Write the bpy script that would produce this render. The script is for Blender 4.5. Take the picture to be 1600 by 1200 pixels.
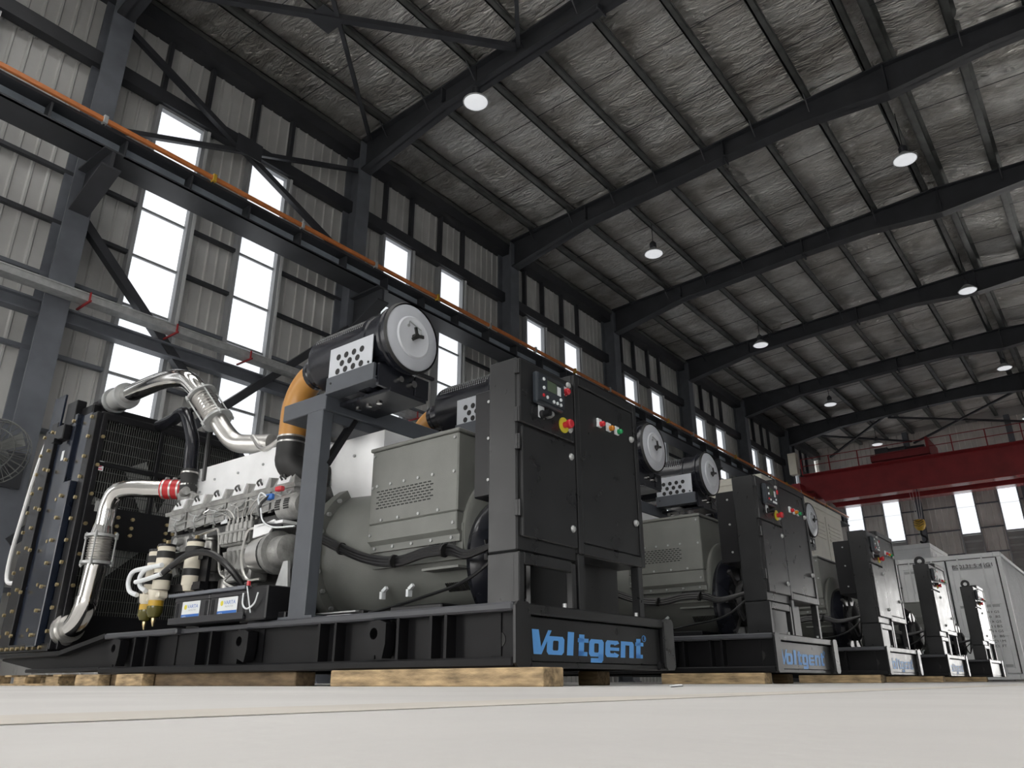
import bpy, math, random
from math import sin, cos, pi, radians, sqrt
from mathutils import Vector, Matrix
random.seed(7)
for o in list(bpy.data.objects):
    bpy.data.objects.remove(o)
SC = bpy.context.scene
COL = SC.collection
S = 0.6            # the plan below is drawn in units of 0.6 m; everything is brought to metres at the end

# ------------------------------------------------------------------ camera, world, exposure
cam_d = bpy.data.cameras.new('camera')
cam = bpy.data.objects.new('camera', cam_d)
COL.objects.link(cam)
cam_d.sensor_width = 36.0
cam_d.sensor_fit = 'HORIZONTAL'
cam_d.lens = 36.0 * 1190.975 / 1600.0
cam_d.clip_start = 0.005
cam_d.clip_end = 500
_p, _r, _h = radians(21.3463), radians(-0.15882), radians(38.06443)
_F = Vector((-sin(_h) * cos(_p), cos(_h) * cos(_p), sin(_p)))
_R0 = Vector((cos(_h), sin(_h), 0))
_U0 = _R0.cross(_F)
_R = _R0 * cos(_r) + _U0 * sin(_r)
_U = _R.cross(_F)
cam.matrix_world = Matrix(((_R.x, _U.x, -_F.x, 0), (_R.y, _U.y, -_F.y, 0), (_R.z, _U.z, -_F.z, 0.03 * S), (0, 0, 0, 1)))
SC.camera = cam

world = bpy.data.worlds.new('overcast')
SC.world = world
world.use_nodes = True
SKY = 6.5
_bg = world.node_tree.nodes['Background']
_bg.inputs[0].default_value = (1.0, 0.985, 0.96, 1)
_bg.inputs[1].default_value = SKY
WINDOW_GLOW = 1.0
SC.view_settings.view_transform = 'Standard'
SC.view_settings.look = 'None'
SC.view_settings.gamma = 1.0
SC.view_settings.use_curve_mapping = False
SC.view_settings.exposure = 0.0
try:
    SC.cycles.max_bounces = 8
    SC.cycles.diffuse_bounces = 4
    SC.cycles.glossy_bounces = 4
except Exception:
    pass

# ------------------------------------------------------------------ materials
def mat(name, col, rough=0.5, metal=0.0, var=0.0, vscale=6.0, bump=0.0, bscale=40.0, rvar=0.0, spec=None, stretch=None, coat=0.0):
    m = bpy.data.materials.new(name)
    m.use_nodes = True
    nt = m.node_tree
    b = nt.nodes['Principled BSDF']
    b.inputs['Base Color'].default_value = (*col, 1)
    b.inputs['Roughness'].default_value = rough
    b.inputs['Metallic'].default_value = metal
    if spec is not None:
        b.inputs['Specular IOR Level'].default_value = spec
    if coat:
        b.inputs['Coat Weight'].default_value = coat
        b.inputs['Coat Roughness'].default_value = 0.15
    if var or bump or rvar:
        tc = nt.nodes.new('ShaderNodeTexCoord')
        mp = nt.nodes.new('ShaderNodeMapping')
        if stretch:
            mp.inputs['Scale'].default_value = stretch
        nt.links.new(tc.outputs['Object'], mp.inputs[0])
        if var or rvar:
            n = nt.nodes.new('ShaderNodeTexNoise')
            n.inputs['Scale'].default_value = vscale
            n.inputs['Detail'].default_value = 6
            nt.links.new(mp.outputs[0], n.inputs[0])
        if var:
            r = nt.nodes.new('ShaderNodeMapRange')
            r.inputs[1].default_value = 0.3
            r.inputs[2].default_value = 0.7
            r.inputs[3].default_value = 1 - var
            r.inputs[4].default_value = 1 + var
            nt.links.new(n.outputs[0], r.inputs[0])
            mx = nt.nodes.new('ShaderNodeVectorMath')
            mx.operation = 'SCALE'
            mx.inputs[0].default_value = col
            nt.links.new(r.outputs[0], mx.inputs['Scale'])
            nt.links.new(mx.outputs[0], b.inputs['Base Color'])
        if rvar:
            r = nt.nodes.new('ShaderNodeMapRange')
            r.inputs[1].default_value = 0.3
            r.inputs[2].default_value = 0.7
            r.inputs[3].default_value = max(0.03, rough - rvar)
            r.inputs[4].default_value = min(1, rough + rvar)
            nt.links.new(n.outputs[0], r.inputs[0])
            nt.links.new(r.outputs[0], b.inputs['Roughness'])
        if bump:
            n2 = nt.nodes.new('ShaderNodeTexNoise')
            n2.inputs['Scale'].default_value = bscale
            n2.inputs['Detail'].default_value = 3
            nt.links.new(mp.outputs[0], n2.inputs[0])
            bp = nt.nodes.new('ShaderNodeBump')
            bp.inputs['Strength'].default_value = bump
            bp.inputs['Distance'].default_value = 0.01
            nt.links.new(n2.outputs[0], bp.inputs['Height'])
            nt.links.new(bp.outputs[0], b.inputs['Normal'])
    return m

def glow(name, col, strength):
    m = bpy.data.materials.new(name)
    m.use_nodes = True
    b = m.node_tree.nodes['Principled BSDF']
    b.inputs['Base Color'].default_value = (0.6, 0.6, 0.6, 1)
    b.inputs['Emission Color'].default_value = (*col, 1)
    b.inputs['Emission Strength'].default_value = strength
    return m

M = {}
M['black'] = mat('black_paint', (.008, .008, .0095), .36, spec=.35, var=.2, bump=.04, bscale=250)
M['gloss_black'] = mat('gloss_black_paint', (.012, .013, .018), .22, rvar=.08, vscale=5)
M['blue_black'] = mat('radiator_paint', (.010, .014, .025), .2, rvar=.08, vscale=4, var=.2)
M['cab'] = mat('cabinet_grey_paint', (.017, .0175, .0185), .30, var=.2, vscale=7, bump=.04, bscale=350, rvar=.04, spec=.42)
M['post'] = mat('frame_grey_paint', (.068, .075, .088), .42, var=.12, bump=.05, bscale=300)
M['skid'] = mat('skid_paint', (.007, .007, .008), .42, spec=.2, var=.15, bump=.05, bscale=300)
M['skid_rail'] = mat('skid_rail_paint', (.05, .052, .06), .42, var=.1, bump=.05, bscale=300)
M['alt'] = mat('alternator_paint', (.165, .17, .158), .45, var=.10, vscale=5, bump=.12, bscale=160)
M['cast'] = mat('cast_engine_grey', (.31, .31, .30), .42, metal=.4, var=.3, vscale=14, bump=.5, bscale=60)
M['cast_dark'] = mat('dark_engine_iron', (.075, .075, .075), .5, metal=.3, var=.4, vscale=16, bump=.5, bscale=60)
M['alu'] = mat('brushed_aluminium', (.86, .87, .88), .38, metal=.25, var=.05, bump=.08, bscale=90)
M['chrome'] = mat('polished_steel', (.78, .77, .75), .10, metal=1.0, rvar=.04, vscale=8)
M['steel'] = mat('satin_steel', (.62, .61, .59), .3, metal=.9, var=.12)
M['zinc'] = mat('galvanised_steel', (.42, .43, .43), .45, metal=.5, var=.15, vscale=9)
M['brass'] = mat('yellow_zinc', (.62, .50, .28), .3, metal=.9)
M['rubber'] = mat('black_rubber', (.014, .014, .014), .55)
M['hose'] = mat('black_hose', (.012, .012, .013), .32)
M['orange'] = mat('orange_silicone', (.46, .22, .05), .38, var=.08)
M['red_sil'] = mat('red_silicone', (.50, .02, .025), .35)
M['cream'] = mat('cream_paint', (.70, .65, .54), .38, var=.04)
M['wall_end'] = mat('lightened_steel_sheet', (.66, .64, .61), .5, var=.15, vscale=.9)  # end wall sheet lightened, standing in for light that falls short there
M['cream_wall'] = mat('cream_steel_sheet', (.80, .77, .68), .5, var=.06, vscale=2)
M['white'] = mat('white_paint', (.84, .85, .86), .45, var=.06, vscale=2)
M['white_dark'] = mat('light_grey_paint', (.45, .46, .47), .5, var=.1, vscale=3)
M['whitehose'] = mat('white_hose', (.75, .75, .75), .35)
M['disc_in'] = mat('cap_dish_paint', (.62, .64, .68), .36, var=.04)
M['disc'] = mat('pale_grey_cap_paint', (.50, .52, .56), .38, var=.05)
M['blue'] = mat('blue_letter_film', (.11, .38, .84), .4)
M['label_blue'] = mat('label_blue', (.03, .15, .50), .4)
M['label'] = mat('label_white', (.75, .78, .80), .4)
M['pink'] = mat('label_pink', (.65, .15, .22), .4)
M['batt'] = mat('battery_case', (.022, .022, .026), .4)
M['wood'] = mat('raw_timber', (.36, .26, .145), .75, var=.55, vscale=7, bump=.3, bscale=60, stretch=(1.2, 6, 6))
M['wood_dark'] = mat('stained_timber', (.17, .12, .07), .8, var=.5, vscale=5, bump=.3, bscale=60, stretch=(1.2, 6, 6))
M['wall'] = mat('grey_steel_sheet', (.49, .49, .48), .5, var=.16, vscale=.9, bump=.1, bscale=20)
M['frame_steel'] = mat('hall_frame_paint', (.034, .036, .042), .5, var=.2, vscale=2)
M['frame_blue'] = mat('hall_column_paint', (.12, .13, .15), .5, var=.2, vscale=2)
M['web'] = mat('runway_web_paint', (.30, .34, .39), .5, var=.15, vscale=3)
M['purlin'] = mat('purlin_galv', (.10, .104, .10), .5, metal=.3, var=.3, vscale=3)
M['rail'] = mat('orange_conductor', (.52, .17, .05), .45, var=.12)
M['red'] = mat('crane_red', (.26, .018, .022), .5, var=.15, vscale=2)
M['red_gloss'] = mat('crane_red_gloss', (.34, .05, .05), .16, var=.1, coat=.6)
M['yellow'] = mat('crane_yellow', (.55, .34, .03), .45)
M['redlamp'] = mat('red_plastic', (.55, .03, .04), .25)
M['amberlamp'] = mat('amber_plastic', (.60, .22, .02), .25)
M['greenlamp'] = mat('green_plastic', (.02, .30, .10), .25)
M['yellowp'] = mat('yellow_plastic', (.70, .62, .05), .4)
M['panel'] = mat('controller_plastic', (.028, .034, .042), .35)
M['lcd'] = mat('lcd_green', (.09, .12, .08), .2)
M['seam'] = mat('dark_gasket', (.01, .01, .01), .6)
M['ink'] = mat('black_print', (.03, .03, .03), .5)
M['winframe'] = mat('window_frame', (.30, .31, .32), .5)
M['jamb'] = mat('jamb_white', (.55, .56, .57), .5)
M['louver'] = mat('louvre_sheet', (.36, .365, .36), .5, var=.1, vscale=2)
M['pane'] = glow('daylit_pane', (.93, .96, 1.0), WINDOW_GLOW)
M['lampglow'] = glow('lamp_diffuser', (.95, .97, 1.0), .6)
M['amber_glass'] = mat('amber_bowl', (.10, .09, .02), .06)

def foil_mat():
    m = mat('insulation_foil', (.40, .39, .37), .28, metal=.55)
    nt = m.node_tree
    b = nt.nodes['Principled BSDF']
    tc = nt.nodes.new('ShaderNodeTexCoord')
    oi = nt.nodes.new('ShaderNodeObjectInfo')
    ad = nt.nodes.new('ShaderNodeVectorMath'); ad.operation = 'MULTIPLY_ADD'
    ad.inputs[1].default_value = (1, 1, 1)
    nt.links.new(tc.outputs['Object'], ad.inputs[0])
    sc = nt.nodes.new('ShaderNodeVectorMath'); sc.operation = 'SCALE'
    sc.inputs[0].default_value = (31, 17, 9)
    nt.links.new(oi.outputs['Random'], sc.inputs['Scale'])
    nt.links.new(sc.outputs[0], ad.inputs[2])
    n = nt.nodes.new('ShaderNodeTexNoise'); n.inputs['Scale'].default_value = 1.3; n.inputs['Detail'].default_value = 8; n.inputs['Roughness'].default_value = .62
    nt.links.new(ad.outputs[0], n.inputs[0])
    cr = nt.nodes.new('ShaderNodeValToRGB')
    cr.color_ramp.elements[0].position = .32; cr.color_ramp.elements[0].color = (.36, .34, .31, 1)
    cr.color_ramp.elements[1].position = .68; cr.color_ramp.elements[1].color = (.80, .79, .77, 1)
    nt.links.new(n.outputs[0], cr.inputs[0])
    nt.links.new(cr.outputs[0], b.inputs['Base Color'])
    # wire netting pressed into the foil: fine quilted relief
    w = nt.nodes.new('ShaderNodeTexVoronoi'); w.inputs['Scale'].default_value = 5.5; w.distance = 'CHEBYCHEV'
    mp = nt.nodes.new('ShaderNodeMapping'); mp.inputs['Scale'].default_value = (.8, 1.1, 0)
    nt.links.new(ad.outputs[0], mp.inputs[0]); nt.links.new(mp.outputs[0], w.inputs[0])
    n2 = nt.nodes.new('ShaderNodeTexNoise'); n2.inputs['Scale'].default_value = 9; n2.inputs['Detail'].default_value = 5; n2.inputs['Distortion'].default_value = 1.2
    mp2 = nt.nodes.new('ShaderNodeMapping'); mp2.inputs['Scale'].default_value = (.75, 1.1, 1)
    nt.links.new(ad.outputs[0], mp2.inputs[0]); nt.links.new(mp2.outputs[0], n2.inputs[0])
    mx = nt.nodes.new('ShaderNodeMath'); mx.operation = 'MULTIPLY_ADD'; mx.inputs[1].default_value = .45
    nt.links.new(w.outputs[0], mx.inputs[0]); nt.links.new(n2.outputs[0], mx.inputs[2])
    bp = nt.nodes.new('ShaderNodeBump'); bp.inputs['Strength'].default_value = 1.0; bp.inputs['Distance'].default_value = .12
    nt.links.new(mx.outputs[0], bp.inputs['Height']); nt.links.new(bp.outputs[0], b.inputs['Normal'])
    return m
M['foil'] = foil_mat()

def floor_mat():
    m = mat('concrete_floor', (.5, .5, .5), .62)
    nt = m.node_tree
    b = nt.nodes['Principled BSDF']
    tc = nt.nodes.new('ShaderNodeTexCoord')
    n = nt.nodes.new('ShaderNodeTexNoise'); n.inputs['Scale'].default_value = 1.6; n.inputs['Detail'].default_value = 9; n.inputs['Roughness'].default_value = .6
    nt.links.new(tc.outputs['Object'], n.inputs[0])
    cr = nt.nodes.new('ShaderNodeValToRGB')
    cr.color_ramp.elements[0].position = .3; cr.color_ramp.elements[0].color = (.60, .582, .565, 1)
    cr.color_ramp.elements[1].position = .7; cr.color_ramp.elements[1].color = (.74, .725, .705, 1)
    nt.links.new(n.outputs[0], cr.inputs[0])
    # small dark specks
    v = nt.nodes.new('ShaderNodeTexVoronoi'); v.inputs['Scale'].default_value = 14
    nt.links.new(tc.outputs['Object'], v.inputs[0])
    lt = nt.nodes.new('ShaderNodeMapRange'); lt.inputs[1].default_value = .03; lt.inputs[2].default_value = .075; lt.inputs[3].default_value = .55; lt.inputs[4].default_value = 1
    nt.links.new(v.outputs['Distance'], lt.inputs[0])
    n3 = nt.nodes.new('ShaderNodeTexNoise'); n3.inputs['Scale'].default_value = 3
    nt.links.new(tc.outputs['Object'], n3.inputs[0])
    gt = nt.nodes.new('ShaderNodeMath'); gt.operation = 'GREATER_THAN'; gt.inputs[1].default_value = .60
    nt.links.new(n3.outputs[0], gt.inputs[0])
    mm = nt.nodes.new('ShaderNodeMix'); mm.data_type = 'FLOAT'
    mm.inputs[2].default_value = 1.0
    nt.links.new(gt.outputs[0], mm.inputs[0]); nt.links.new(lt.outputs[0], mm.inputs[3])
    ml = nt.nodes.new('ShaderNodeVectorMath'); ml.operation = 'SCALE'
    nt.links.new(cr.outputs[0], ml.inputs[0]); nt.links.new(mm.outputs[0], ml.inputs['Scale'])
    nt.links.new(ml.outputs[0], b.inputs['Base Color'])
    bp = nt.nodes.new('ShaderNodeBump'); bp.inputs['Strength'].default_value = .15; bp.inputs['Distance'].default_value = .004
    n4 = nt.nodes.new('ShaderNodeTexNoise'); n4.inputs['Scale'].default_value = 60
    nt.links.new(tc.outputs['Object'], n4.inputs[0]); nt.links.new(n4.outputs[0], bp.inputs['Height'])
    nt.links.new(bp.outputs[0], b.inputs['Normal'])
    return m
M['floor'] = floor_mat()
M['floor_line'] = mat('worn_yellow_line', (.68, .637, .58), .6, var=.10, vscale=5)

# ------------------------------------------------------------------ mesh helpers
class MB:
    def __init__(s):
        s.v = []; s.f = []; s.m = []
    def add(s, vs, fs, mi=0):
        n = len(s.v)
        s.v += [tuple(v) for v in vs]
        s.f += [tuple(i + n for i in f) for f in fs]
        s.m += [mi] * len(fs)
        return s
    def box(s, x0, x1, y0, y1, z0, z1, c=0, mi=0):
        if x0 > x1: x0, x1 = x1, x0
        if y0 > y1: y0, y1 = y1, y0
        if z0 > z1: z0, z1 = z1, z0
        cx, cy, cz = (x0 + x1) / 2, (y0 + y1) / 2, (z0 + z1) / 2
        return s.obox((cx, cy, cz), ((1, 0, 0), (0, 1, 0), (0, 0, 1)), ((x1 - x0) / 2, (y1 - y0) / 2, (z1 - z0) / 2), c, mi)
    def obox(s, ctr, ax, h, c=0, mi=0):
        ctr = Vector(ctr); ax = [Vector(a) for a in ax]
        sg = [(a, b, d) for a in (-1, 1) for b in (-1, 1) for d in (-1, 1)]
        if c <= 0 or min(h) <= c * 1.05:
            vs = [ctr + ax[0] * a * h[0] + ax[1] * b * h[1] + ax[2] * d * h[2] for a, b, d in sg]
            return s.add(vs, [(0, 1, 3, 2), (4, 6, 7, 5), (0, 4, 5, 1), (2, 3, 7, 6), (0, 2, 6, 4), (1, 5, 7, 3)], mi)
        vs = []; idx = {}
        for k, g in enumerate(sg):
            for i in range(3):
                q = [g[j] * (h[j] - (0 if j == i else c)) for j in range(3)]
                idx[(g, i)] = len(vs)
                vs.append(ctr + ax[0] * q[0] + ax[1] * q[1] + ax[2] * q[2])
        fs = []
        for i in range(3):
            j, k = (i + 1) % 3, (i + 2) % 3
            for sgn in (-1, 1):
                ring = []
                for a, b in ((-1, -1), (1, -1), (1, 1), (-1, 1)):
                    g = [0, 0, 0]; g[i] = sgn; g[j] = a; g[k] = b
                    ring.append(idx[(tuple(g), i)])
                fs.append(tuple(ring if sgn > 0 else ring[::-1]))
            for a in (-1, 1):
                for b in (-1, 1):
                    g0 = [0, 0, 0]; g0[i] = -1; g0[j] = a; g0[k] = b
                    g1 = list(g0); g1[i] = 1
                    fs.append((idx[(tuple(g0), j)], idx[(tuple(g1), j)], idx[(tuple(g1), k)], idx[(tuple(g0), k)]))
        for g in sg:
            fs.append((idx[(g, 0)], idx[(g, 1)], idx[(g, 2)]))
        return s.add(vs, fs, mi)
    def bar(s, p0, p1, w, h, up=(0, 0, 1), c=0, mi=0):
        p0, p1 = Vector(p0), Vector(p1)
        d = p1 - p0; L = d.length; d.normalize()
        u = Vector(up)
        if abs(d.dot(u)) > .98: u = Vector((0, 1, 0))
        a = d.cross(u).normalized(); b = a.cross(d).normalized()
        return s.obox((p0 + p1) / 2, (d, a, b), (L / 2, w / 2, h / 2), c, mi)
    def cyl(s, p0, p1, r0, r1=None, n=16, mi=0, caps=True):
        r1 = r0 if r1 is None else r1
        return s.lathe([(0, r0), (1, r1)], p0, p1, n, mi, caps)
    def lathe(s, prof, p0, p1, n=20, mi=0, caps=True):
        """prof: (fraction along p0-p1, radius)"""
        p0, p1 = Vector(p0), Vector(p1)
        d = (p1 - p0); L = d.length; d.normalize()
        u = Vector((0, 0, 1)) if abs(d.z) < .9 else Vector((1, 0, 0))
        a = d.cross(u).normalized(); b = d.cross(a).normalized()
        vs = []; fs = []
        for t, r in prof:
            for i in range(n):
                an = 2 * pi * i / n
                vs.append(p0 + d * (t * L) + (a * cos(an) + b * sin(an)) * r)
        for k in range(len(prof) - 1):
            for i in range(n):
                j = (i + 1) % n
                fs.append((k * n + i, k * n + j, (k + 1) * n + j, (k + 1) * n + i))
        if caps:
            fs.append(tuple(range(n))[::-1]); fs.append(tuple(range((len(prof) - 1) * n, len(prof) * n)))
        return s.add(vs, fs, mi)
    def tube(s, pts, r, n=8, sub=6, mi=0, caps=True, smooth=True):
        P = [Vector(p) for p in pts]
        if smooth and len(P) > 2:
            Q = []
            E = [P[0] * 2 - P[1]] + P + [P[-1] * 2 - P[-2]]
            for i in range(1, len(E) - 2):
                for k in range(sub):
                    t = k / sub
                    a, b, c, d = E[i - 1], E[i], E[i + 1], E[i + 2]
                    Q.append(.5 * ((2 * b) + (c - a) * t + (2 * a - 5 * b + 4 * c - d) * t * t + (3 * b - a - 3 * c + d) * t ** 3))
            Q.append(P[-1]); P = Q
        rs = r if isinstance(r, (list, tuple)) else None
        T = []
        for i in range(len(P)):
            t = (P[min(i + 1, len(P) - 1)] - P[max(i - 1, 0)])
            T.append(t.normalized())
        u = Vector((0, 0, 1)) if abs(T[0].z) < .9 else Vector((1, 0, 0))
        a = T[0].cross(u).normalized()
        vs = []; fs = []
        for i, p in enumerate(P):
            a = (a - T[i] * a.dot(T[i])).normalized()
            b = T[i].cross(a)
            rr = r if rs is None else rs[0] + (rs[1] - rs[0]) * i / (len(P) - 1)
            for k in range(n):
                an = 2 * pi * k / n
                vs.append(p + (a * cos(an) + b * sin(an)) * rr)
        for i in range(len(P) - 1):
            for k in range(n):
                j = (k + 1) % n
                fs.append((i * n + k, i * n + j, (i + 1) * n + j, (i + 1) * n + k))
        if caps:
            fs.append(tuple(range(n))[::-1]); fs.append(tuple(range((len(P) - 1) * n, len(P) * n)))
        return s.add(vs, fs, mi)
    def prism(s, poly, ext, mi=0):
        n = len(poly); e = Vector(ext)
        vs = [Vector(p) for p in poly] + [Vector(p) + e for p in poly]
        fs = [tuple(range(n))[::-1], tuple(range(n, 2 * n))]
        fs += [(i, (i + 1) % n, n + (i + 1) % n, n + i) for i in range(n)]
        return s.add(vs, fs, mi)
    def ibeam(s, p0, p1, h, b, tf, tw, up=(0, 0, 1), mi=0):
        p0, p1 = Vector(p0), Vector(p1); d = (p1 - p0).normalized()
        u = Vector(up); a = d.cross(u).normalized(); u = a.cross(d).normalized()
        s.bar(p0 + u * (h / 2 - tf / 2), p1 + u * (h / 2 - tf / 2), b, tf, u, 0, mi)
        s.bar(p0 - u * (h / 2 - tf / 2), p1 - u * (h / 2 - tf / 2), b, tf, u, 0, mi)
        return s.bar(p0, p1, tw, h - 2 * tf, u, 0, mi)

_org = {}
def link_mesh(name, mb, mats, sharp=35):
    me = bpy.data.meshes.new(name)
    me.from_pydata(mb.v, [], mb.f)
    for m in (mats if isinstance(mats, (list, tuple)) else [mats]):
        me.materials.append(m)
    me.polygons.foreach_set('material_index', mb.m)
    me.validate()
    import bmesh
    bm = bmesh.new(); bm.from_mesh(me)
    bmesh.ops.recalc_face_normals(bm, faces=bm.faces)
    bm.to_mesh(me); bm.free()
    me.shade_smooth()
    me.set_sharp_from_angle(angle=radians(sharp))
    return me
def props(o, label=None, cat=None, group=None, kind=None):
    if label: o['label'] = label
    if cat: o['category'] = cat
    if group: o['group'] = group
    if kind: o['kind'] = kind
    return o
def ob(name, mb, mats, parent=None, label=None, cat=None, group=None, kind=None, origin=None, sharp=35):
    """authored in plan coordinates; becomes one mesh object (child meshes share their parent's origin)"""
    if parent is not None:
        org = _org[parent.name]
    elif origin is not None:
        org = Vector(origin)
    else:
        xs = [v[0] for v in mb.v]; ys = [v[1] for v in mb.v]; zs = [v[2] for v in mb.v]
        org = Vector(((min(xs) + max(xs)) / 2, (min(ys) + max(ys)) / 2, min(zs)))
    mb.v = [(v[0] - org.x, v[1] - org.y, v[2] - org.z) for v in mb.v]
    me = link_mesh(name, mb, mats, sharp)
    o = bpy.data.objects.new(name, me)
    COL.objects.link(o)
    if parent is not None:
        o.parent = parent
    else:
        o.location = org
    _org[o.name] = org
    return props(o, label, cat, group, kind)
def empty(name, loc, label=None, cat=None, group=None, kind=None):
    o = bpy.data.objects.new(name, None)
    o.empty_display_size = .2
    COL.objects.link(o)
    o.location = loc
    _org[o.name] = Vector(loc)
    return props(o, label, cat, group, kind)
def dup(o, parent=None, keep=None):
    c = o.copy(); COL.objects.link(c)
    if parent is not None:
        c.parent = parent
    for ch in list(o.children):
        if keep is None or keep(ch):
            dup(ch, c, None)
    return c
def put(o, name, loc, parent=None):
    """one more object on existing mesh data"""
    c = bpy.data.objects.new(name, o.data); COL.objects.link(c)
    c.location = loc
    if parent is not None: c.parent = parent
    return c
def text_mb(s, size, origin, ux, uy, ext=0.004, width=None):
    """flat lettering from the built-in font as a thin mesh: ux = reading direction, uy = up"""
    cu = bpy.data.curves.new('t', 'FONT'); cu.body = s; cu.size = size; cu.resolution_u = 2
    to = bpy.data.objects.new('t', cu)
    me = bpy.data.meshes.new_from_object(to)
    ux, uy = Vector(ux), Vector(uy); n = ux.cross(uy)
    xs = [v.co.x for v in me.vertices] or [0]
    k = (width / (max(xs) - min(xs))) if width else 1.0
    mb = MB()
    mb.add([Vector(origin) + ux * (v.co.x - min(xs)) * k + uy * v.co.y + n * ext for v in me.vertices], [tuple(p.vertices) for p in me.polygons])
    bpy.data.meshes.remove(me); bpy.data.objects.remove(to); bpy.data.curves.remove(cu)
    return mb
X, Y, Z = Vector((1, 0, 0)), Vector((0, 1, 0)), Vector((0, 0, 1))

# ------------------------------------------------------------------ the hall
BAY = 10.15
CY = [6.914 + BAY * k for k in range(-2, 8)]      # frame lines; CY[2] is the first column seen, CY[9] the end wall
CY0 = -13.4
YE = CY[9]
XW, XR, XRIDGE = -22.0, 16.2, -2.9
ob('floor', MB().box(-24, 30, -30, 82, -.2, 0), M['floor'], kind='structure', origin=(0, 0, 0))
# worn yellow line on the floor
ob('trim_1', MB().box(-.89, -.70, -12, 45, .0005, .0012), M['floor_line'], kind='structure')

def roof_top(x):
    return 21.45 + (22.35 - 21.45) * (x - XW) / (XRIDGE - XW) if x < XRIDGE else 22.35 - (22.35 - 21.45) * (x - XRIDGE) / (XR - XRIDGE)
# ceiling: the outer sheeting, with purlins and foil panels as its parts
PH = .48
mb = MB()
zt = PH + .16
PX = [-21.75, -19.85, -17.5, -15.1, -12.8, -10.45, -8.15, -5.85, -3.5, -2.55, -.3, 2.0, 4.3, 6.65, 9.0, 11.3, 13.6, 15.9]
ADDED_SKYLIGHT = (2, 4, 6, 10, 12, 14)                        # purlin gaps over the unseen front bays, opened to brighten the floor
def roof_piece(x0, x1, y0, y1):
    mb.prism([(x0, y0, roof_top(x0) + zt), (x1, y0, roof_top(x1) + zt), (x1, y0, roof_top(x1) + zt + .08), (x0, y0, roof_top(x0) + zt + .08)], (0, y1 - y0, 0))
for x0, x1 in ((XW - .6, XRIDGE), (XRIDGE, XR + .6)):
    roof_piece(x0, x1, CY[2], YE + .4)
roof_piece(XW - .6, PX[0], CY0 - .5, CY[2]); roof_piece(PX[-1], XR + .6, CY0 - .5, CY[2])
for gi in range(len(PX) - 1):
    if gi in ADDED_SKYLIGHT: continue
    roof_piece(PX[gi], PX[gi + 1], CY0 - .5, CY[2])
ceiling = ob('ceiling', mb, M['foil'], kind='structure', origin=(XRIDGE, 30, 22))
for x in PX:
    z = roof_top(x)
    mb = MB()
    s_ = 1 if x < XRIDGE else -1
    mb.box(x - .03, x + .03, CY0, YE, z, z + PH)                       # Z section: web, two flanges, lips
    mb.box(x - .03, x + .24 * s_, CY0, YE, z, z + .035)
    mb.box(x + .03, x - .17 * s_, CY0, YE, z + PH - .035, z + PH)
    mb.box(x + .24 * s_ - .02, x + .24 * s_ + .02, CY0, YE, z, z + .09)
    ob('purlin', mb, M['purlin'], ceiling)
def foil_panel(wx, wy, seed):
    rnd = random.Random(seed)
    nx, ny = 12, 44
    seams = [.25, .5, .75]
    mb = MB(); vs = []
    ph = [rnd.uniform(0, 6.3) for _ in range(6)]
    for j in range(ny + 1):
        v = j / ny
        for i in range(nx + 1):
            u = i / nx
            d = min(abs(v - q) for q in seams + [0, 1])
            z = .03 * (1 - math.exp(-d * 60)) * -1
            z += -.05 * sin(pi * u) * (0.6 + .4 * sin(ph[0] + v * 9))
            z += .012 * sin(ph[1] + 23 * v + 5 * u) + .010 * sin(ph[2] + 41 * v - 3 * u) + .006 * sin(ph[3] + 30 * u + 8 * v)
            z += rnd.uniform(-.016, .016)
            if v > .86:                      # slack gathers near the rafter
                z += -.07 * sin((v - .86) / .14 * pi) * (.6 + .4 * sin(ph[4] + 6 * u))
            vs.append(((u - .5) * wx, (v - .5) * wy, z))
    fs = [(j * (nx + 1) + i, j * (nx + 1) + i + 1, (j + 1) * (nx + 1) + i + 1, (j + 1) * (nx + 1) + i) for j in range(ny) for i in range(nx)]
    mb.add(vs, fs)
    return mb
_pan = [link_mesh('insulation_panel', foil_panel(1, BAY - .04, k), M['foil'], 80) for k in range(5)]
for bi in range(len(CY) - 1):
    for gi in range(len(PX) - 1):
        if bi < 2 and gi in ADDED_SKYLIGHT: continue
        xa, xb = PX[gi] + .04, PX[gi + 1] - .04
        o = bpy.data.objects.new('insulation_panel', _pan[(bi * 3 + gi * 2) % 5]); COL.objects.link(o)
        o.parent = ceiling
        xm = (xa + xb) / 2
        sl = (roof_top(xb) - roof_top(xa)) / (xb - xa)
        o.location = Vector((xm, (CY[bi] + CY[bi + 1]) / 2, (roof_top(xa) + roof_top(xb)) / 2 + PH + .06)) - _org['ceiling']
        o.rotation_euler = (0, -math.atan(sl), 0)
        o.scale = (xb - xa, 1, 1)
# sag rods between purlins
mb = MB()
for bi in range(1, len(CY) - 1):
    for fr in (.36, .68):
        for gi in range(len(PX) - 1):
            if PX[gi + 1] - PX[gi] < 1.2: continue
            y = CY[bi] + BAY * fr
            a, b = PX[gi], PX[gi + 1]
            mb.bar((a, y, roof_top(a) + .12), (b, y + .12, roof_top(b) + .2), .022, .022)
ob('tie_rods', mb, M['frame_steel'], ceiling, kind='stuff')

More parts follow.
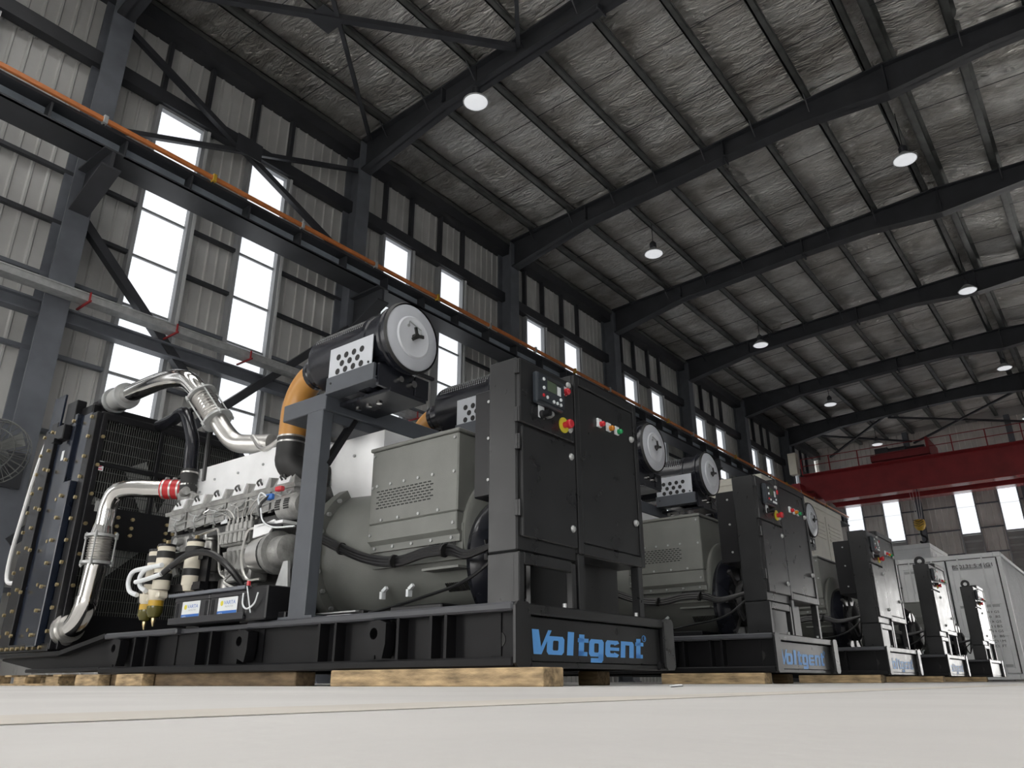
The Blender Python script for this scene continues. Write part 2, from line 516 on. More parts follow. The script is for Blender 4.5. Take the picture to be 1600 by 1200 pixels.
# rafters
for k, yc in enumerate(CY[:-1]):
    if k == 0: continue
    mb = MB()
    def prof(side):
        if side < 0:
            return [(-21.2, 19.85), (-16.6, 20.72), (-9.5, 21.12), (-6.2, 21.2), (XRIDGE, 20.92)]
        return [(XRIDGE, 20.92), (.5, 21.2), (4, 21.12), (10.8, 20.72), (15.4, 19.85)]
    for side in (-1, 1):
        pr = prof(side)
        for (xa, za), (xb, zb) in zip(pr, pr[1:]):
            ta, tb = roof_top(xa), roof_top(xb)
            mb.prism([(xa, yc - .04, za), (xb, yc - .04, zb), (xb, yc - .04, tb - .06), (xa, yc - .04, ta - .06)], (0, .08, 0))
            mb.prism([(xa, yc - .27, za), (xb, yc - .27, zb), (xb, yc - .27, zb + .07), (xa, yc - .27, za + .07)], (0, .54, 0))
            mb.prism([(xa, yc - .27, ta - .07), (xb, yc - .27, tb - .07), (xb, yc - .27, tb - .003), (xa, yc - .27, ta - .003)], (0, .54, 0))
    for xs_ in (-16.6, -9.5, XRIDGE, 4, 10.8):
        mb.box(xs_ - .03, xs_ + .03, yc - .25, yc + .25, 20.95, roof_top(xs_) - .08)
    r = ob('rafter_beam', mb, M['frame_steel'], kind='structure')
    for x in PX[1:-1]:
        if abs(x - XRIDGE) < 1: continue
        m2 = MB()
        for sy in (-1, 1):
            m2.bar((x + .05, yc + sy * .62, roof_top(x) + .05), (x + .05, yc + sy * .08, roof_top(x) - .55), .05, .05)
        ob('fly_brace', m2, M['frame_steel'], r)

# columns with crane brackets
for k, yc in enumerate(CY[:-1]):
    if k == 0: continue
    for sx, xo in ((1, XW), (-1, XR)):
        mb = MB()
        xi = xo + sx * .9
        mb.box(xi - sx * .07, xi, yc - .33, yc + .33, 0, 21.3)
        mb.box(xo + sx * .02, xo + sx * .09, yc - .33, yc + .33, 0, 21.3)
        mb.box(xo + sx * .09, xi - sx * .07, yc - .03, yc + .03, 0, 21.3)
        mb.box(xo + sx * .02, xi + sx * .1, yc - .36, yc + .36, 0, .06)
        c = ob('steel_column', mb, M['frame_blue'] if sx > 0 else M['frame_steel'], kind='structure')
        m2 = MB()
        for dy in (-.05,):
            m2.prism([(xi, yc + dy, 12.55), (xi + sx * 1.6, yc + dy, 13.35), (xi + sx * 1.6, yc + dy, 13.84), (xi, yc + dy, 13.84)], (0, .1, 0))
        m2.prism([(xi, yc - .27, 12.5), (xi + sx * 1.62, yc - .27, 13.3), (xi + sx * 1.62, yc - .27, 13.36), (xi, yc - .27, 12.56)], (0, .54, 0))
        m2.box(xi, xi + sx * 1.62, yc - .27, yc + .27, 13.84, 13.9)
        ob('crane_bracket', m2, M['frame_steel'], c)

# corrugated wall sheets
def corr_y(mb, x, y0, y1, z0, z1, sx, pitch=.42, depth=.055):
    """vertical-ribbed sheet in a plane x = const, ribs standing proud towards sx"""
    pts = []
    n = max(1, round((y1 - y0) / pitch)); p = (y1 - y0) / n
    for i in range(n):
        a = y0 + i * p
        pts += [(a, 0), (a + p * .36, 0), (a + p * .44, depth), (a + p * .56, depth), (a + p * .64, 0)]
    pts.append((y1, 0))
    vs = [(x + sx * d, y, z0) for y, d in pts] + [(x + sx * d, y, z1) for y, d in pts]
    k = len(pts)
    mb.add(vs, [(i, i + 1, k + i + 1, k + i) for i in range(k - 1)])
    return mb
def corr_x(mb, y, x0, x1, z0, z1, pitch=.42, depth=.055):
    t = MB(); corr_y(t, y, x0, x1, z0, z1, -1, pitch, depth)
    mb.add([(b, a, c) for a, b, c in t.v], t.f)
    return mb
W1, W2 = (1.92, 3.53), (5.43, 7.02)
ZT, ZB = 18.1, 3.0
GIRTS = [2.2, 4.25, 6.35, 8.5, 10.75, 12.45, 14.15, 16.2]
wn = [0]
def wall_side(name, xo, sx):
    """sheeted long wall with window strips in each bay"""
    w = ob(name, MB().box(xo - sx * .45, xo - sx * .35, CY0, YE, 0, 23.4), M['wall'], kind='structure', origin=(xo, 30, 0))
    ks = range(0, 9)
    for k in ks:
        a, b = CY[k], CY[k + 1]
        segs = [] if sx > 0 else [(a + W2[0], a + W2[1], ZB, ZT)]
        segs += [(a, a + W1[0], 0, ZT), (a + W1[1], a + W2[0], 0, ZT), (a + W2[1], b, 0, ZT), (a, b, ZT, 22.0), (a + W1[0], a + W1[1], 0, ZB), (a + W2[0], a + W2[1], 0, ZB)]
        for y0, y1, z0, z1 in segs:
            ob('wall_panel', corr_y(MB(), xo - sx * .12, y0, y1, z0, z1, sx), M['wall'], w)
        # girts
        for z in GIRTS:
            for y0, y1 in ((a, a + W1[0]), (a + W1[1], a + W2[0]), (a + W2[1], b)):
                ob('wall_girt', MB().box(xo - sx * .06, xo + sx * .10, y0 + .05, y1 - .05, z - .07, z + .05), M['frame_steel'] if z > 12 else M['frame_blue'], w)
        ob('wall_girt', MB().box(xo - sx * .06, xo + sx * .3, a + .05, b - .05, ZT + .05, ZT + .55), M['frame_steel'], w)
        ob('eave_beam', MB().box(xo - sx * .1, xo + sx * .55, a, b, 20.85, 21.4), M['frame_steel'], w)
        # jamb posts run from the floor up to the eave
        for q in (W1[0], W1[1], W2[0], W2[1]):
            ob('jamb_post', MB().box(xo - sx * .06, xo + sx * .16, a + q - .07, a + q + .07, ZT + .55, 20.9), M['frame_steel'], w)
        for q0, q1 in ((W1, W2) if sx > 0 else (W1,)):  # unseen right wall keeps one strip per bay, cut back to dim its light
            wn[0] += 1
            y0, y1 = a + q0, a + q1
            mb = MB()
            mb.box(xo - sx * .1, xo + sx * .18, y0 - .07, y0 + .05, ZB, ZT)
            mb.box(xo - sx * .1, xo + sx * .18, y1 - .03, y1 + .10, ZB, ZT)
            mb.box(xo - sx * .1, xo + sx * .14, y0, y1, ZT - .06, ZT + .05)
            mb.box(xo - sx * .1, xo + sx * .14, y0, y1, ZB - .06, ZB + .06)
            fr = ob('window_%d' % wn[0], mb, M['winframe'], kind='structure')
            ob('window_jamb', MB().box(xo + sx * .0, xo + sx * .22, y1 + .10, y1 + .20, ZB, ZT), M['jamb'], fr)
            zz = [ZB] + [z for z in GIRTS if ZB < z < ZT] + [ZT]
            for za, zb in zip(zz, zz[1:]):
                ob('pane', MB().box(xo - sx * .08, xo - sx * .05, y0 + .05, y1 - .03, za + .03, zb - .03), M['pane'], fr)
            for z in zz[1:-1]:
                ob('glazing_bar', MB().box(xo - sx * .05, xo + sx * .02, y0 + .05, y1 - .03, z - .04, z + .04), M['winframe'], fr)
    return w
wall_left = wall_side('wall_left', XW, 1)
wall_right = wall_side('wall_right', XR, -1)

FD = ((-21.4, -16.5, 9.5), (-6.0, 10.0, 6.2))         # unseen doorways in the front gable, placed and sized for their light: x0, x1, height
# end wall
DX0, DX1, DZ = -1.2, 12.5, 8.4                       # roller door standing open in the end wall
mb = MB()
for x0, x1, z0, z1 in ((XW - .5, DX0, 0, 23.4), (DX1, XR + .5, 0, 23.4), (DX0, DX1, DZ, 23.4)):
    mb.box(x0, x1, YE + .35, YE + .45, z0, z1)
wb = ob('wall_back', mb, M['wall'], kind='structure', origin=(0, YE, 0))
mb = MB()
mb.box(DX0 - .2, DX0, YE - .1, YE + .5, 0, DZ + .2); mb.box(DX1, DX1 + .2, YE - .1, YE + .5, 0, DZ + .2); mb.box(DX0, DX1, YE - .1, YE + .5, DZ, DZ + .2)
ob('door_1', mb, M['frame_steel'], kind='structure')
# front gable behind the camera, cut with the openings added for light
mb = MB()
for x0, x1, z0, z1 in ((XW - .5, FD[0][0], 0, 23.4), (FD[0][1], FD[1][0], 0, 23.4), (FD[1][1], XR + .5, 0, 23.4), (FD[0][0], FD[0][1], FD[0][2], 23.4), (FD[1][0], FD[1][1], FD[1][2], 23.4)):
    mb.box(x0, x1, CY0 - .45, CY0 - .35, z0, z1)
ob('wall_front', mb, M['wall'], kind='structure', origin=(0, CY0, 0))
WX = []
x = -19.86
while x < XR - 3:
    WX.append((x, x + 1.53)); x += 3.36
    if len(WX) % 2 == 0: x += 2.7
edges = [XW] + [e for w_ in WX for e in w_] + [XR]
for i in range(0, len(edges), 2):
    lowz = DZ + .2 if edges[i + 1] > DX0 and edges[i] < DX1 else 0
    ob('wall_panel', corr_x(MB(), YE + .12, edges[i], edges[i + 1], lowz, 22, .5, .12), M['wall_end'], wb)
    for z in (8.7, 10.4, 12.5, 14.6, 16.7):
        if edges[i + 1] - edges[i] > .4:
            ob('wall_girt', MB().box(edges[i] + .05, edges[i + 1] - .05, YE - .1, YE + .06, z - .05, z + .05), M['frame_blue'], wb)
for x0, x1 in WX:
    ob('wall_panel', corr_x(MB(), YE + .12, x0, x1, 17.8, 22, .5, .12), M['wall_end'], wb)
    wn[0] += 1
    mb = MB()
    lowz = DZ + .2 if x1 > DX0 and x0 < DX1 else 0
    mb.box(x0 - .05, x0 + .06, YE - .1, YE + .1, lowz, 17.8); mb.box(x1 - .06, x1 + .05, YE - .1, YE + .1, lowz, 17.8)
    mb.box(x0, x1, YE - .1, YE + .1, 17.75, 17.85); mb.box(x0, x1, YE - .1, YE + .1, 12.0, 12.1)
    fr = ob('window_%d' % wn[0], mb, M['winframe'], kind='structure')
    for za, zb in ((12.1, 14.45), (14.45, 16.2), (16.2, 17.75)):
        ob('pane', MB().box(x0 + .06, x1 - .06, YE + .02, YE + .05, za + .02, zb - .02), M['pane'], fr)
    for i in range(11):                                    # ventilation louvres below the glass
        z = 11.95 - i * .62
        if z - .5 < lowz: break
        ob('louvre_blade', MB().prism([(x0 + .05, YE + .10, z), (x0 + .05, YE - .06, z - .42), (x0 + .05, YE - .04, z - .46), (x0 + .05, YE + .14, z)], (x1 - x0 - .1, 0, 0)), M['louver'], fr)
for xc in (-13.35, -5.0, 3.5, 11):
    mb = MB()
    mb.ibeam((xc, YE - .35, 0), (xc, YE - .35, 22), .5, .45, .06, .05, up=(0, 1, 0))
    ob('steel_column', mb, M['frame_blue'], kind='structure')

# runway beams, conductor rail
def runway(xc, sx):
    mb = MB()
    mb.box(xc - .5, xc + .45, CY[1], YE - .2, 13.9, 13.97); mb.box(xc + .41, xc + .45, CY[1], YE - .2, 13.9, 14.02)
    mb.box(xc - .35, xc + .45, CY[1], YE - .2, 14.55, 14.64)
    mb.box(xc - .06, xc + .0, CY[1], YE - .2, 13.97, 14.55, mi=1)
    t = props(empty('crane_runway', (xc, 40, 13.9)), None)
    ob('beam', mb, [M['frame_steel'], M['web']], t)
    n = int((YE - CY[1]) / (BAY / 5))
    st = None
    for i in range(n):
        y = CY[1] + .35 + i * BAY / 5
        if st is None:
            st = ob('stiffener', MB().box(xc, xc + .4, y - .03, y + .03, 13.97, 14.55), M['frame_steel'], t)
            y_0 = y
        else:
            put(st, 'stiffener', (0, y - y_0, 0), t)
    ob('crane_rail', MB().box(xc - .05, xc + .05, CY[1], YE - .2, 14.64, 14.8), M['steel'], t)
    return t
t = runway(-20.1, 1)
props(t, 'dark steel crane runway beam on brackets along the left wall', 'beam', kind='structure')
t2 = runway(14.3, -1)
props(t2, 'dark steel crane runway beam along the right wall', 'beam', kind='structure')
t = empty('conductor_rail', (-19.58, 40, 14.66), 'orange conductor rail running along the top of the runway beam', 'rail')
mb = MB(); mb.box(-19.63, -19.53, CY[1], YE - .4, 14.66, 14.80, .012)
ob('bar', mb, M['rail'], t)
for i in range(22):
    y = CY[1] + 3.0 + i * 3.38
    ob('clip', MB().box(-19.66, -19.5, y - .06, y + .06, 14.60, 14.86, .01), M['zinc'] if i % 3 else M['yellow'], t)
    ob('bracket', MB().bar((-19.58, y, 14.6), (-19.9, y, 14.6), .05, .04), M['frame_steel'], t)

# cable tray and tie beam at mid height
t = empty('cable_tray', (-20.85, 40, 9.9), 'galvanised cable tray on red brackets along the left wall', 'cable tray')
mb = MB()
y0, y1 = CY[1], YE - .5
mb.box(-21.05, -20.65, y0, y1, 9.80, 9.83); mb.box(-21.05, -21.02, y0, y1, 9.80, 10.02); mb.box(-20.68, -20.65, y0, y1, 9.80, 10.02)
mb.box(-20.665, -20.63, y0, y1, 9.99, 10.03); mb.box(-20.665, -20.63, y0, y1, 9.79, 9.82)
ob('tray', mb, M['zinc'], t)
for i in range(28):
    y = CY[1] + .6 + i * 2.54
    m2 = MB(); m2.bar((-21.35, y, 9.76), (-20.5, y, 9.76), .05, .05); m2.bar((-20.6, y, 9.76), (-20.6, y, 10.05), .04, .04)
    ob('bracket', m2, M['red'], t)
for k in range(1, 9):
    mb = MB(); mb.ibeam((-21.4, CY[k] + .3, 9.45), (-21.4, CY[k + 1] - .3, 9.45), .42, .35, .05, .05)
    ob('tie_beam', mb, M['frame_blue'], kind='structure')

# cross bracing of the first bay (wall and roof) and of the last bay's roof
def brace(name, pts, w=.2, label=None):
    mb = MB()
    for a, b in pts:
        mb.bar(a, b, w, w, (1, 0, 0))
    return ob(name, mb, M['frame_steel'], kind='structure')
ya, yb = CY[2], CY[3]
xb_ = -21.45
brace('cross_brace', [((xb_, ya + .2, 12.6), (xb_, yb - .2, 3.2))], .26)
brace('cross_brace', [((xb_ + .25, yb - .2, 12.6), (xb_ + .25, ya + .2, 3.2))], .26)
brace('cross_brace', [((xb_, ya + .2, 19.9), (xb_, yb - .3, 15.7))], .2)
brace('cross_brace', [((xb_ + .2, yb - .2, 19.9), (xb_ + .2, ya + .2, 15.7))], .16)
mb = MB(); mb.box(xb_ + .3, xb_ + .34, 11.3, 12.3, 17.5, 18.2)
ob('gusset_plate', mb, M['frame_steel'], kind='structure')
brace('roof_brace', [((-20.6, yb - .3, 21.1), (-13.2, ya + .3, 21.3))], .14)
brace('roof_brace', [((-20.6, ya + .3, 21.1), (-12.9, yb - .3, 21.3))], .22)
mb = MB(); mb.box(-17.6, -16.7, 11.2, 12.1, 21.15, 21.19)
ob('gusset_plate', mb, M['frame_steel'], kind='structure')
brace('roof_brace', [((-12.8, yb - .3, 21.3), (-5.9, ya + .3, 21.5))], .14)
brace('roof_brace', [((-12.8, ya + .3, 21.3), (-5.9, yb - .3, 21.5))], .2)
for a0, a1 in ((-20.4, -12.9), (-12.7, -3.4), (-2.3, 7.0)):
    brace('roof_brace', [((a0, CY[8] + .3, 20.9), (a1, CY[9] - .3, 21.1))], .16)
    brace('roof_brace', [((a0, CY[9] - .3, 20.9), (a1, CY[8] + .3, 21.1))], .16)

# ------------------------------------------------------------------ pendant lamps
def pendant(x, y, label, r=.45):
    t = empty('pendant_lamp', (x, y, 20), label, 'lamp', 'pendant lamps under the roof')
    zt_ = roof_top(x)
    ob('cord', MB().cyl((x, y, 20.72), (x, y, zt_ + .05), .018, n=6), M['rubber'], t)
    ob('driver_housing', MB().lathe([(0, .14), (.2, .17), (.7, .17), (1, .07)], (x, y, 20.34), (x, y, 20.74), 14), M['frame_steel'], t)
    ob('reflector_shade', MB().lathe([(0, r + .03), (.1, r + .03), (.55, r * .7), (1, .15)], (x, y, 20.02), (x, y, 20.36), 24), M['white_dark'], t)
    ob('diffuser', MB().lathe([(0, r * .55), (.5, r * .9), (1, r)], (x, y, 19.95), (x, y, 20.03), 24), M['lampglow'], t)
    return t
rows = ['nearest the camera, overlapping the first rafter', 'second from the camera', 'third from the camera', 'fourth from the camera', 'hanging just before the red crane']
for i, y in enumerate((16.9, 30.6, 44.8, 59.1, 72.8)):
    pendant(-14.9, y, 'round pendant lamp in the row over the generators, ' + rows[i])
rows = ['nearest the camera', 'second from the camera', 'third from the camera', 'fourth from the camera, above the red crane']
for i, y in enumerate((30.4, 44.8, 59.0, 72.6)):
    pendant(-3.2, y, 'round pendant lamp under the roof ridge, ' + rows[i])

# ------------------------------------------------------------------ overhead crane
cr = empty('overhead_crane', (-3, 67.5, 14.2), 'red overhead travelling crane with two box girders spanning the hall', 'crane')
def girder(y0):
    mb = MB()
    mb.prism([(-20.1, y0, 15.15), (-19.1, y0, 15.1), (-18.3, y0, 14.15), (12.5, y0, 14.15), (13.3, y0, 15.1), (14.3, y0, 15.15), (14.3, y0, 16.35), (-20.1, y0, 16.35)], (0, .9, 0))
    mb.box(-20.1, 14.3, y0 - .12, y0 + 1.02, 16.35, 16.42); return mb
def flange_(y0): return MB().box(-18.3, 12.5, y0 - .1, y0 + 1.0, 14.08, 14.15)
for y0 in (66, 69):
    g_ = ob('girder', girder(y0), M['red'], cr)
    ob('bottom_flange', flange_(y0), M['red_gloss'], g_)
for xe in (-20.1, 14.3):
    mb = MB(); mb.box(xe - .35, xe + .35, 64.6, 71.4, 14.95, 15.6)
    for yw in (65, 71): mb.cyl((xe - .3, yw, 14.98), (xe + .3, yw, 14.98), .18)
    ob('end_carriage', mb, M['red'], cr)
mb = MB(); mb.box(-14.2, -9.8, 65.9, 66.1, 16.75, 17.25); mb.box(-14.2, -9.8, 69.8, 70.0, 16.75, 17.25); mb.box(-14.2, -14.0, 65.9, 70, 16.75, 17.25); mb.box(-10, -9.8, 65.9, 70, 16.75, 18.1)
mb.box(-14.2, -9.8, 66.2, 69.8, 16.7, 16.78)
ob('trolley_frame', mb, M['red'], cr)
mb = MB(); mb.cyl((-13.6, 67.9, 17.5), (-10.4, 67.9, 17.5), .55, n=20); mb.box(-13.9, -12.9, 66.4, 67.2, 17.2, 17.9); mb.cyl((-12.9, 66.8, 17.6), (-11.6, 66.8, 17.6), .28)
ob('hoist', mb, M['frame_steel'], cr)
for i in range(14):
    x = -19.6 + i * 2.3
    if -14.5 < x < -9.5: continue
    ob('railing_post', MB().box(x - .04, x + .04, 65.2, 65.28, 16.4, 17.75), M['red'], cr)
for z in (17.1, 17.72):
    ob('railing_bar', MB().box(-19.6, 13, 65.2, 65.26, z, z + .05), M['red'], cr)
ob('walkway', MB().box(-19.6, 13, 65.1, 66, 16.36, 16.42), M['red'], cr)
ob('electrical_box', MB().box(-20.7, -20.0, 65.3, 66.0, 16.6, 18.5, .03), M['cream'], cr)
for xr in (-12.3, -11.95, -11.55, -11.2):
    ob('hoist_rope', MB().cyl((xr * .35 - 11.8 * .65, 67.6, 11.9), (xr, 67.6, 17.3), .022, n=6), M['steel'], cr)
mb = MB(); mb.lathe([(0, .12), (.12, .3), (.4, .42), (.75, .42), (.93, .36), (1, .1)], (-11.8, 67.5, 11.1), (-11.8, 67.5, 12.0), 20)
hb = ob('hook_block', mb, M['yellow'], cr)
mb = MB()
for i in range(3):
    z = 11.35 + i * .18
    for s_ in (-1, 1):
        mb.bar((-11.8 + s_ * .36, 67.06, z + .18), (-11.8, 67.06, z), .03, .07, (0, 1, 0))
ob('hazard_stripe', mb, M['ink'], hb)
mb = MB(); mb.tube([(-11.8, 67.5, 11.12), (-11.8, 67.5, 10.75), (-11.55, 67.5, 10.55), (-11.5, 67.5, 10.3), (-11.75, 67.5, 10.12), (-12.0, 67.5, 10.25)], .09, 8)
ob('hook', mb, M['black'], hb)
t = empty('lifting_sling', (-11.75, 67.5, 7.5), 'white lifting slings hanging from the crane hook', 'sling')
for k, (a, b) in enumerate((((-11.8, 67.5, 9.99), (-12.0, 67.2, 7.2)), ((-11.7, 67.5, 9.99), (-11.1, 67.3, 7.2)), ((-11.75, 67.5, 9.99), (-11.5, 67.8, 7.2)))):
    mb = MB(); mb.bar(a, b, .2, .06, (0, 1, 0)); ob('strap', mb, M['white'], t)

# ------------------------------------------------------------------ containers and enclosures at the back
def container(x0, x1, y0, y1, z0, z1):
    t = empty('shipping_container', ((x0 + x1) / 2, (y0 + y1) / 2, z0))
    mb = MB()
    P_ = .16
    for x in (x0, x1 - P_):
        for y in (y0, y1 - P_):
            mb.box(x, x + P_, y, y + P_, z0, z1, .01)
    for y in (y0, y1 - P_):
        mb.box(x0, x1, y, y + P_, z1 - .18, z1, .01); mb.box(x0, x1, y, y + P_, z0, z0 + .2, .01)
    for x in (x0, x1 - P_):
        mb.box(x, x + P_, y0, y1, z1 - .14, z1, .01); mb.box(x, x + P_, y0, y1, z0, z0 + .2, .01)
    ob('frame', mb, M['white'], t)
    for x in (x0, x1 - .26):
        for z in (z0, z1 - .18):
            ob('corner_casting', MB().box(x - .012, x + .272, y0 - .02, y0 + .26, z - .005, z + .19, .02), M['white'], t)
    for x, sx in ((x1 - .09, 1), (x0 + .09, -1)):
        m2 = MB(); corr_y(m2, x - sx * .05, y0 + .1, y1 - .1, z0 + .15, z1 - .1, sx, .46, .07)
        ob('side_wall', m2, M['white'], t)
    ob('roof_sheet', MB().box(x0 + .05, x1 - .05, y0 + .05, y1 - .05, z1 - .06, z1 - .02), M['white'], t)
    ob('end_wall', MB().box(x0 + .05, x1 - .05, y1 - .1, y1 - .05, z0 + .1, z1 - .1), M['white'], t)
    xm = (x0 + x1) / 2
    for a, b in ((x0 + P_ + .03, xm - .02), (xm + .02, x1 - P_ - .03)):
        d = ob('door', MB().box(a, b, y0 + .05, y0 + .12, z0 + .22, z1 - .2), M['white'], t)
        m2 = MB()
        H = z1 - z0
        for z in (z0 + .24, z0 + H * .33, z0 + H * .58, z1 - .46):
            m2.box(a + .02, b - .02, y0 + .005, y0 + .06, z, z + .16, .015)
        for x in (a + .02, b - .18):
            m2.box(x, x + .16, y0 + .01, y0 + .06, z0 + .24, z1 - .24, .015)
        ob('door_frame', m2, M['white'], d)
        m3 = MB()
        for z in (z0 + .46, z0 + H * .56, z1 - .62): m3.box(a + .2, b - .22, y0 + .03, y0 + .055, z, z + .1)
        ob('painted_shadow', m3, M['white_dark'], d)  # grey strips across the door leaf, shadow put into the colour
        m3 = MB()
        m3.box(b - .01, b + .02, y0 + .02, y0 + .1, z0 + .22, z1 - .2); m3.box(a, b, y0 + .02, y0 + .1, z1 - .205, z1 - .18)
        ob('gasket', m3, M['seam'], d)
        for x in (a + .45, b - .5):
            m3 = MB(); m3.cyl((x, y0 - .03, z0 + .1), (x, y0 - .03, z1 - .1), .028, n=8)
            for z in (z0 + .3, z0 + H * .45, z0 + H * .7, z1 - .4): m3.box(x - .06, x + .06, y0 - .05, y0 + .03, z, z + .08)
            ob('lock_rod', m3, M['white'], t)
        m3 = MB(); m3.bar((a + .45, y0 - .06, z0 + H * .42), (a + 1.0, y0 - .06, z0 + H * .42), .02, .05)
        ob('door_handle', m3, M['zinc'], d)
    return t
ct = container(-7.82, -3.75, 36.9, 57.2, .06, 4.92)
props(ct, 'white shipping container behind the farthest generator, number above its doors', 'container')
m2 = text_mb('B00131 5 45G1', .22, (-5.55, 36.875, 4.36), (1, 0, 0), (0, 0, 1), width=1.45)
ob('serial_number', m2, M['ink'], ct)
for i, s_ in enumerate(('32,500 KGS', '71,650 LBS', '3,700 KGS', '8,160 LBS', '28,800 KGS', '63,490 LBS', '76.4 CU.M', '2,700 CU.FT')):
    ob('weight_lettering', text_mb(s_, .13, (-4.98, 36.885, 2.55 - i * .185), (1, 0, 0), (0, 0, 1), width=.75), M['ink'], ct)
def enclosure(x0, x1, y0, y1, z0, z1, m):
    t = empty('generator_enclosure', ((x0 + x1) / 2, (y0 + y1) / 2, z0))
    ob('body', MB().box(x0, x1, y0, y1, z0 + .2, z1 - .3), m, t)
    ob('base_rail', MB().box(x0 - .04, x1 + .04, y0 - .04, y1 + .04, z0, z0 + .25, .02), M['frame_steel'], t)
    ob('roof_cap', MB().box(x0 - .06, x1 + .06, y0 - .06, y1 + .06, z1 - .32, z1, .03), m, t)
    n = 4
    for i in range(n):
        a = y0 + .3 + i * (y1 - y0 - .4) / n; b = a + (y1 - y0 - .4) / n - .15
        d = ob('door', MB().box(x1, x1 + .035, a, b, z0 + .5, z1 - .55, .01), m, t)
        for k in range(5):
            ob('louvre_blade', MB().box(x1 + .03, x1 + .07, a + .3, b - .3, z1 - 1.0 - k * .2, z1 - .9 - k * .2), M['cream_wall'], d)
        ob('latch', MB().box(x1 + .03, x1 + .08, b - .16, b - .06, z0 + 2.2, z0 + 2.6), M['black'], d)
    m2 = MB(); m2.box(x0 + .25, x1 - .25, y0 - .035, y0, z0 + .6, z1 - .6, .01)
    ob('end_panel', m2, m, t)
    return t
e = enclosure(-14.4, -11.64, 32.7, 44.3, 0, 8.6, M['cream_wall'])
props(e, 'tall cream generator enclosure seen over the tops of the control cabinets', 'enclosure')
e = enclosure(-12.6, -9.9, 58.5, 64.5, 0, 8.75, M['white'])
props(e, 'pale enclosure standing past the white container below the crane hook', 'enclosure')

# ------------------------------------------------------------------ wall fan
t = empty('wall_fan', (-19.5, 5.95, 5.0), 'caged industrial fan mounted on the wall past the radiator', 'fan')
fc = Vector((-19.5, 5.8, 4.95)); fd = Vector((.78, -.62, 0)).normalized(); fa = Vector((.62, .78, 0)).normalized()
def cring(mb, c, r, off, tr, n=28):
    pts = [c + fd * off + (fa * cos(2 * pi * i / n) + Z * sin(2 * pi * i / n)) * r for i in range(n + 1)]
    mb.tube(pts, tr, 5, smooth=False, caps=False)
mb = MB()
for r_, o_ in ((.74, 0), (.74, -.22), (.5, .10), (.25, .15)): cring(mb, fc, r_, o_, .014)
for i in range(28):
    a = 2 * pi * i / 28; u = fa * cos(a) + Z * sin(a)
    mb.tube([fc + fd * .16 + u * .1, fc + fd * .11 + u * .5, fc + u * .74, fc - fd * .22 + u * .74, fc - fd * .3 + u * .2], .008, 4, smooth=False)
ob('cage', mb, M['purlin'], t, kind='stuff')
for i in range(3):
    a = 2 * pi * i / 3 + .5; u = fa * cos(a) + Z * sin(a); w_ = fd.cross(u)
    mb = MB(); mb.prism([fc + u * .1 - w_ * .08, fc + u * .66 - w_ * .22 + fd * .05, fc + u * .68 + w_ * .16 - fd * .05, fc + u * .1 + w_ * .08], fd * .015)
    ob('blade', mb, M['purlin'], t)
mb = MB(); mb.cyl(fc - fd * .6, fc + fd * .06, .16, n=18); ob('motor', mb, M['purlin'], t)
mb = MB(); mb.bar(fc - fd * .5, Vector((-21.2, 6.75, 4.95)), .09, .09); mb.box(-21.12, -21.02, 6.55, 7.05, 4.5, 5.4)
ob('bracket', mb, M['frame_steel'], t)

# ------------------------------------------------------------------ generator set (authored where the first one stands)
YC_ = 5.465
G = empty('generator_set', (-7.7, YC_, .12))
SKZ = .545
def hexes(mb, pts, axis, r=.022, h=.03, n=6):
    a = Vector(axis)
    for p in pts:
        p = Vector(p); mb.cyl(p - a * .002, p + a * h, r, n=n)
    return mb
# --- skid
mb = MB()
for s in (-1, 1):
    yo = 4.295 if s < 0 else 6.635          # outer flange edge
    yi = yo - s * .24
    yw = yo - s * .115
    mb.box(-9.25, -3.37, min(yo, yi), max(yo, yi), .122, .190, .012)
    mb.prism([(-3.37, yw, .18), (-3.37, yw, .5), (-9.27, yw, .5), (-10.36, yw, .34), (-12.3, yw, .34), (-12.3, yw, .31), (-11.2, yw, .19), (-9.25, yw, .18)], (0, s * -.04, 0))
    mb.box(-11.2, -9.25, min(yo, yi), max(yo, yi), .150, .195, .01)
    mb.box(-12.35, -10.34, min(yo, yi), max(yo, yi), .335, .395, .012)
    mb.prism([(-9.22, yo, .555), (-9.26, yo, .50), (-10.36, yo, .335), (-10.36, yo, .39)], (0, s * -.24, 0))
for x in (-3.6, -4.9, -6.4, -7.9, -9.2):
    mb.box(x - .05, x + .05, 4.4, 6.53, .2, .5)
mb.box(-12.3, -10.5, 4.5, 6.43, .345, .39); mb.box(-9.2, -3.4, 4.5, 6.43, .30, .33)
skid = ob('skid_base', mb, M['skid'], G)
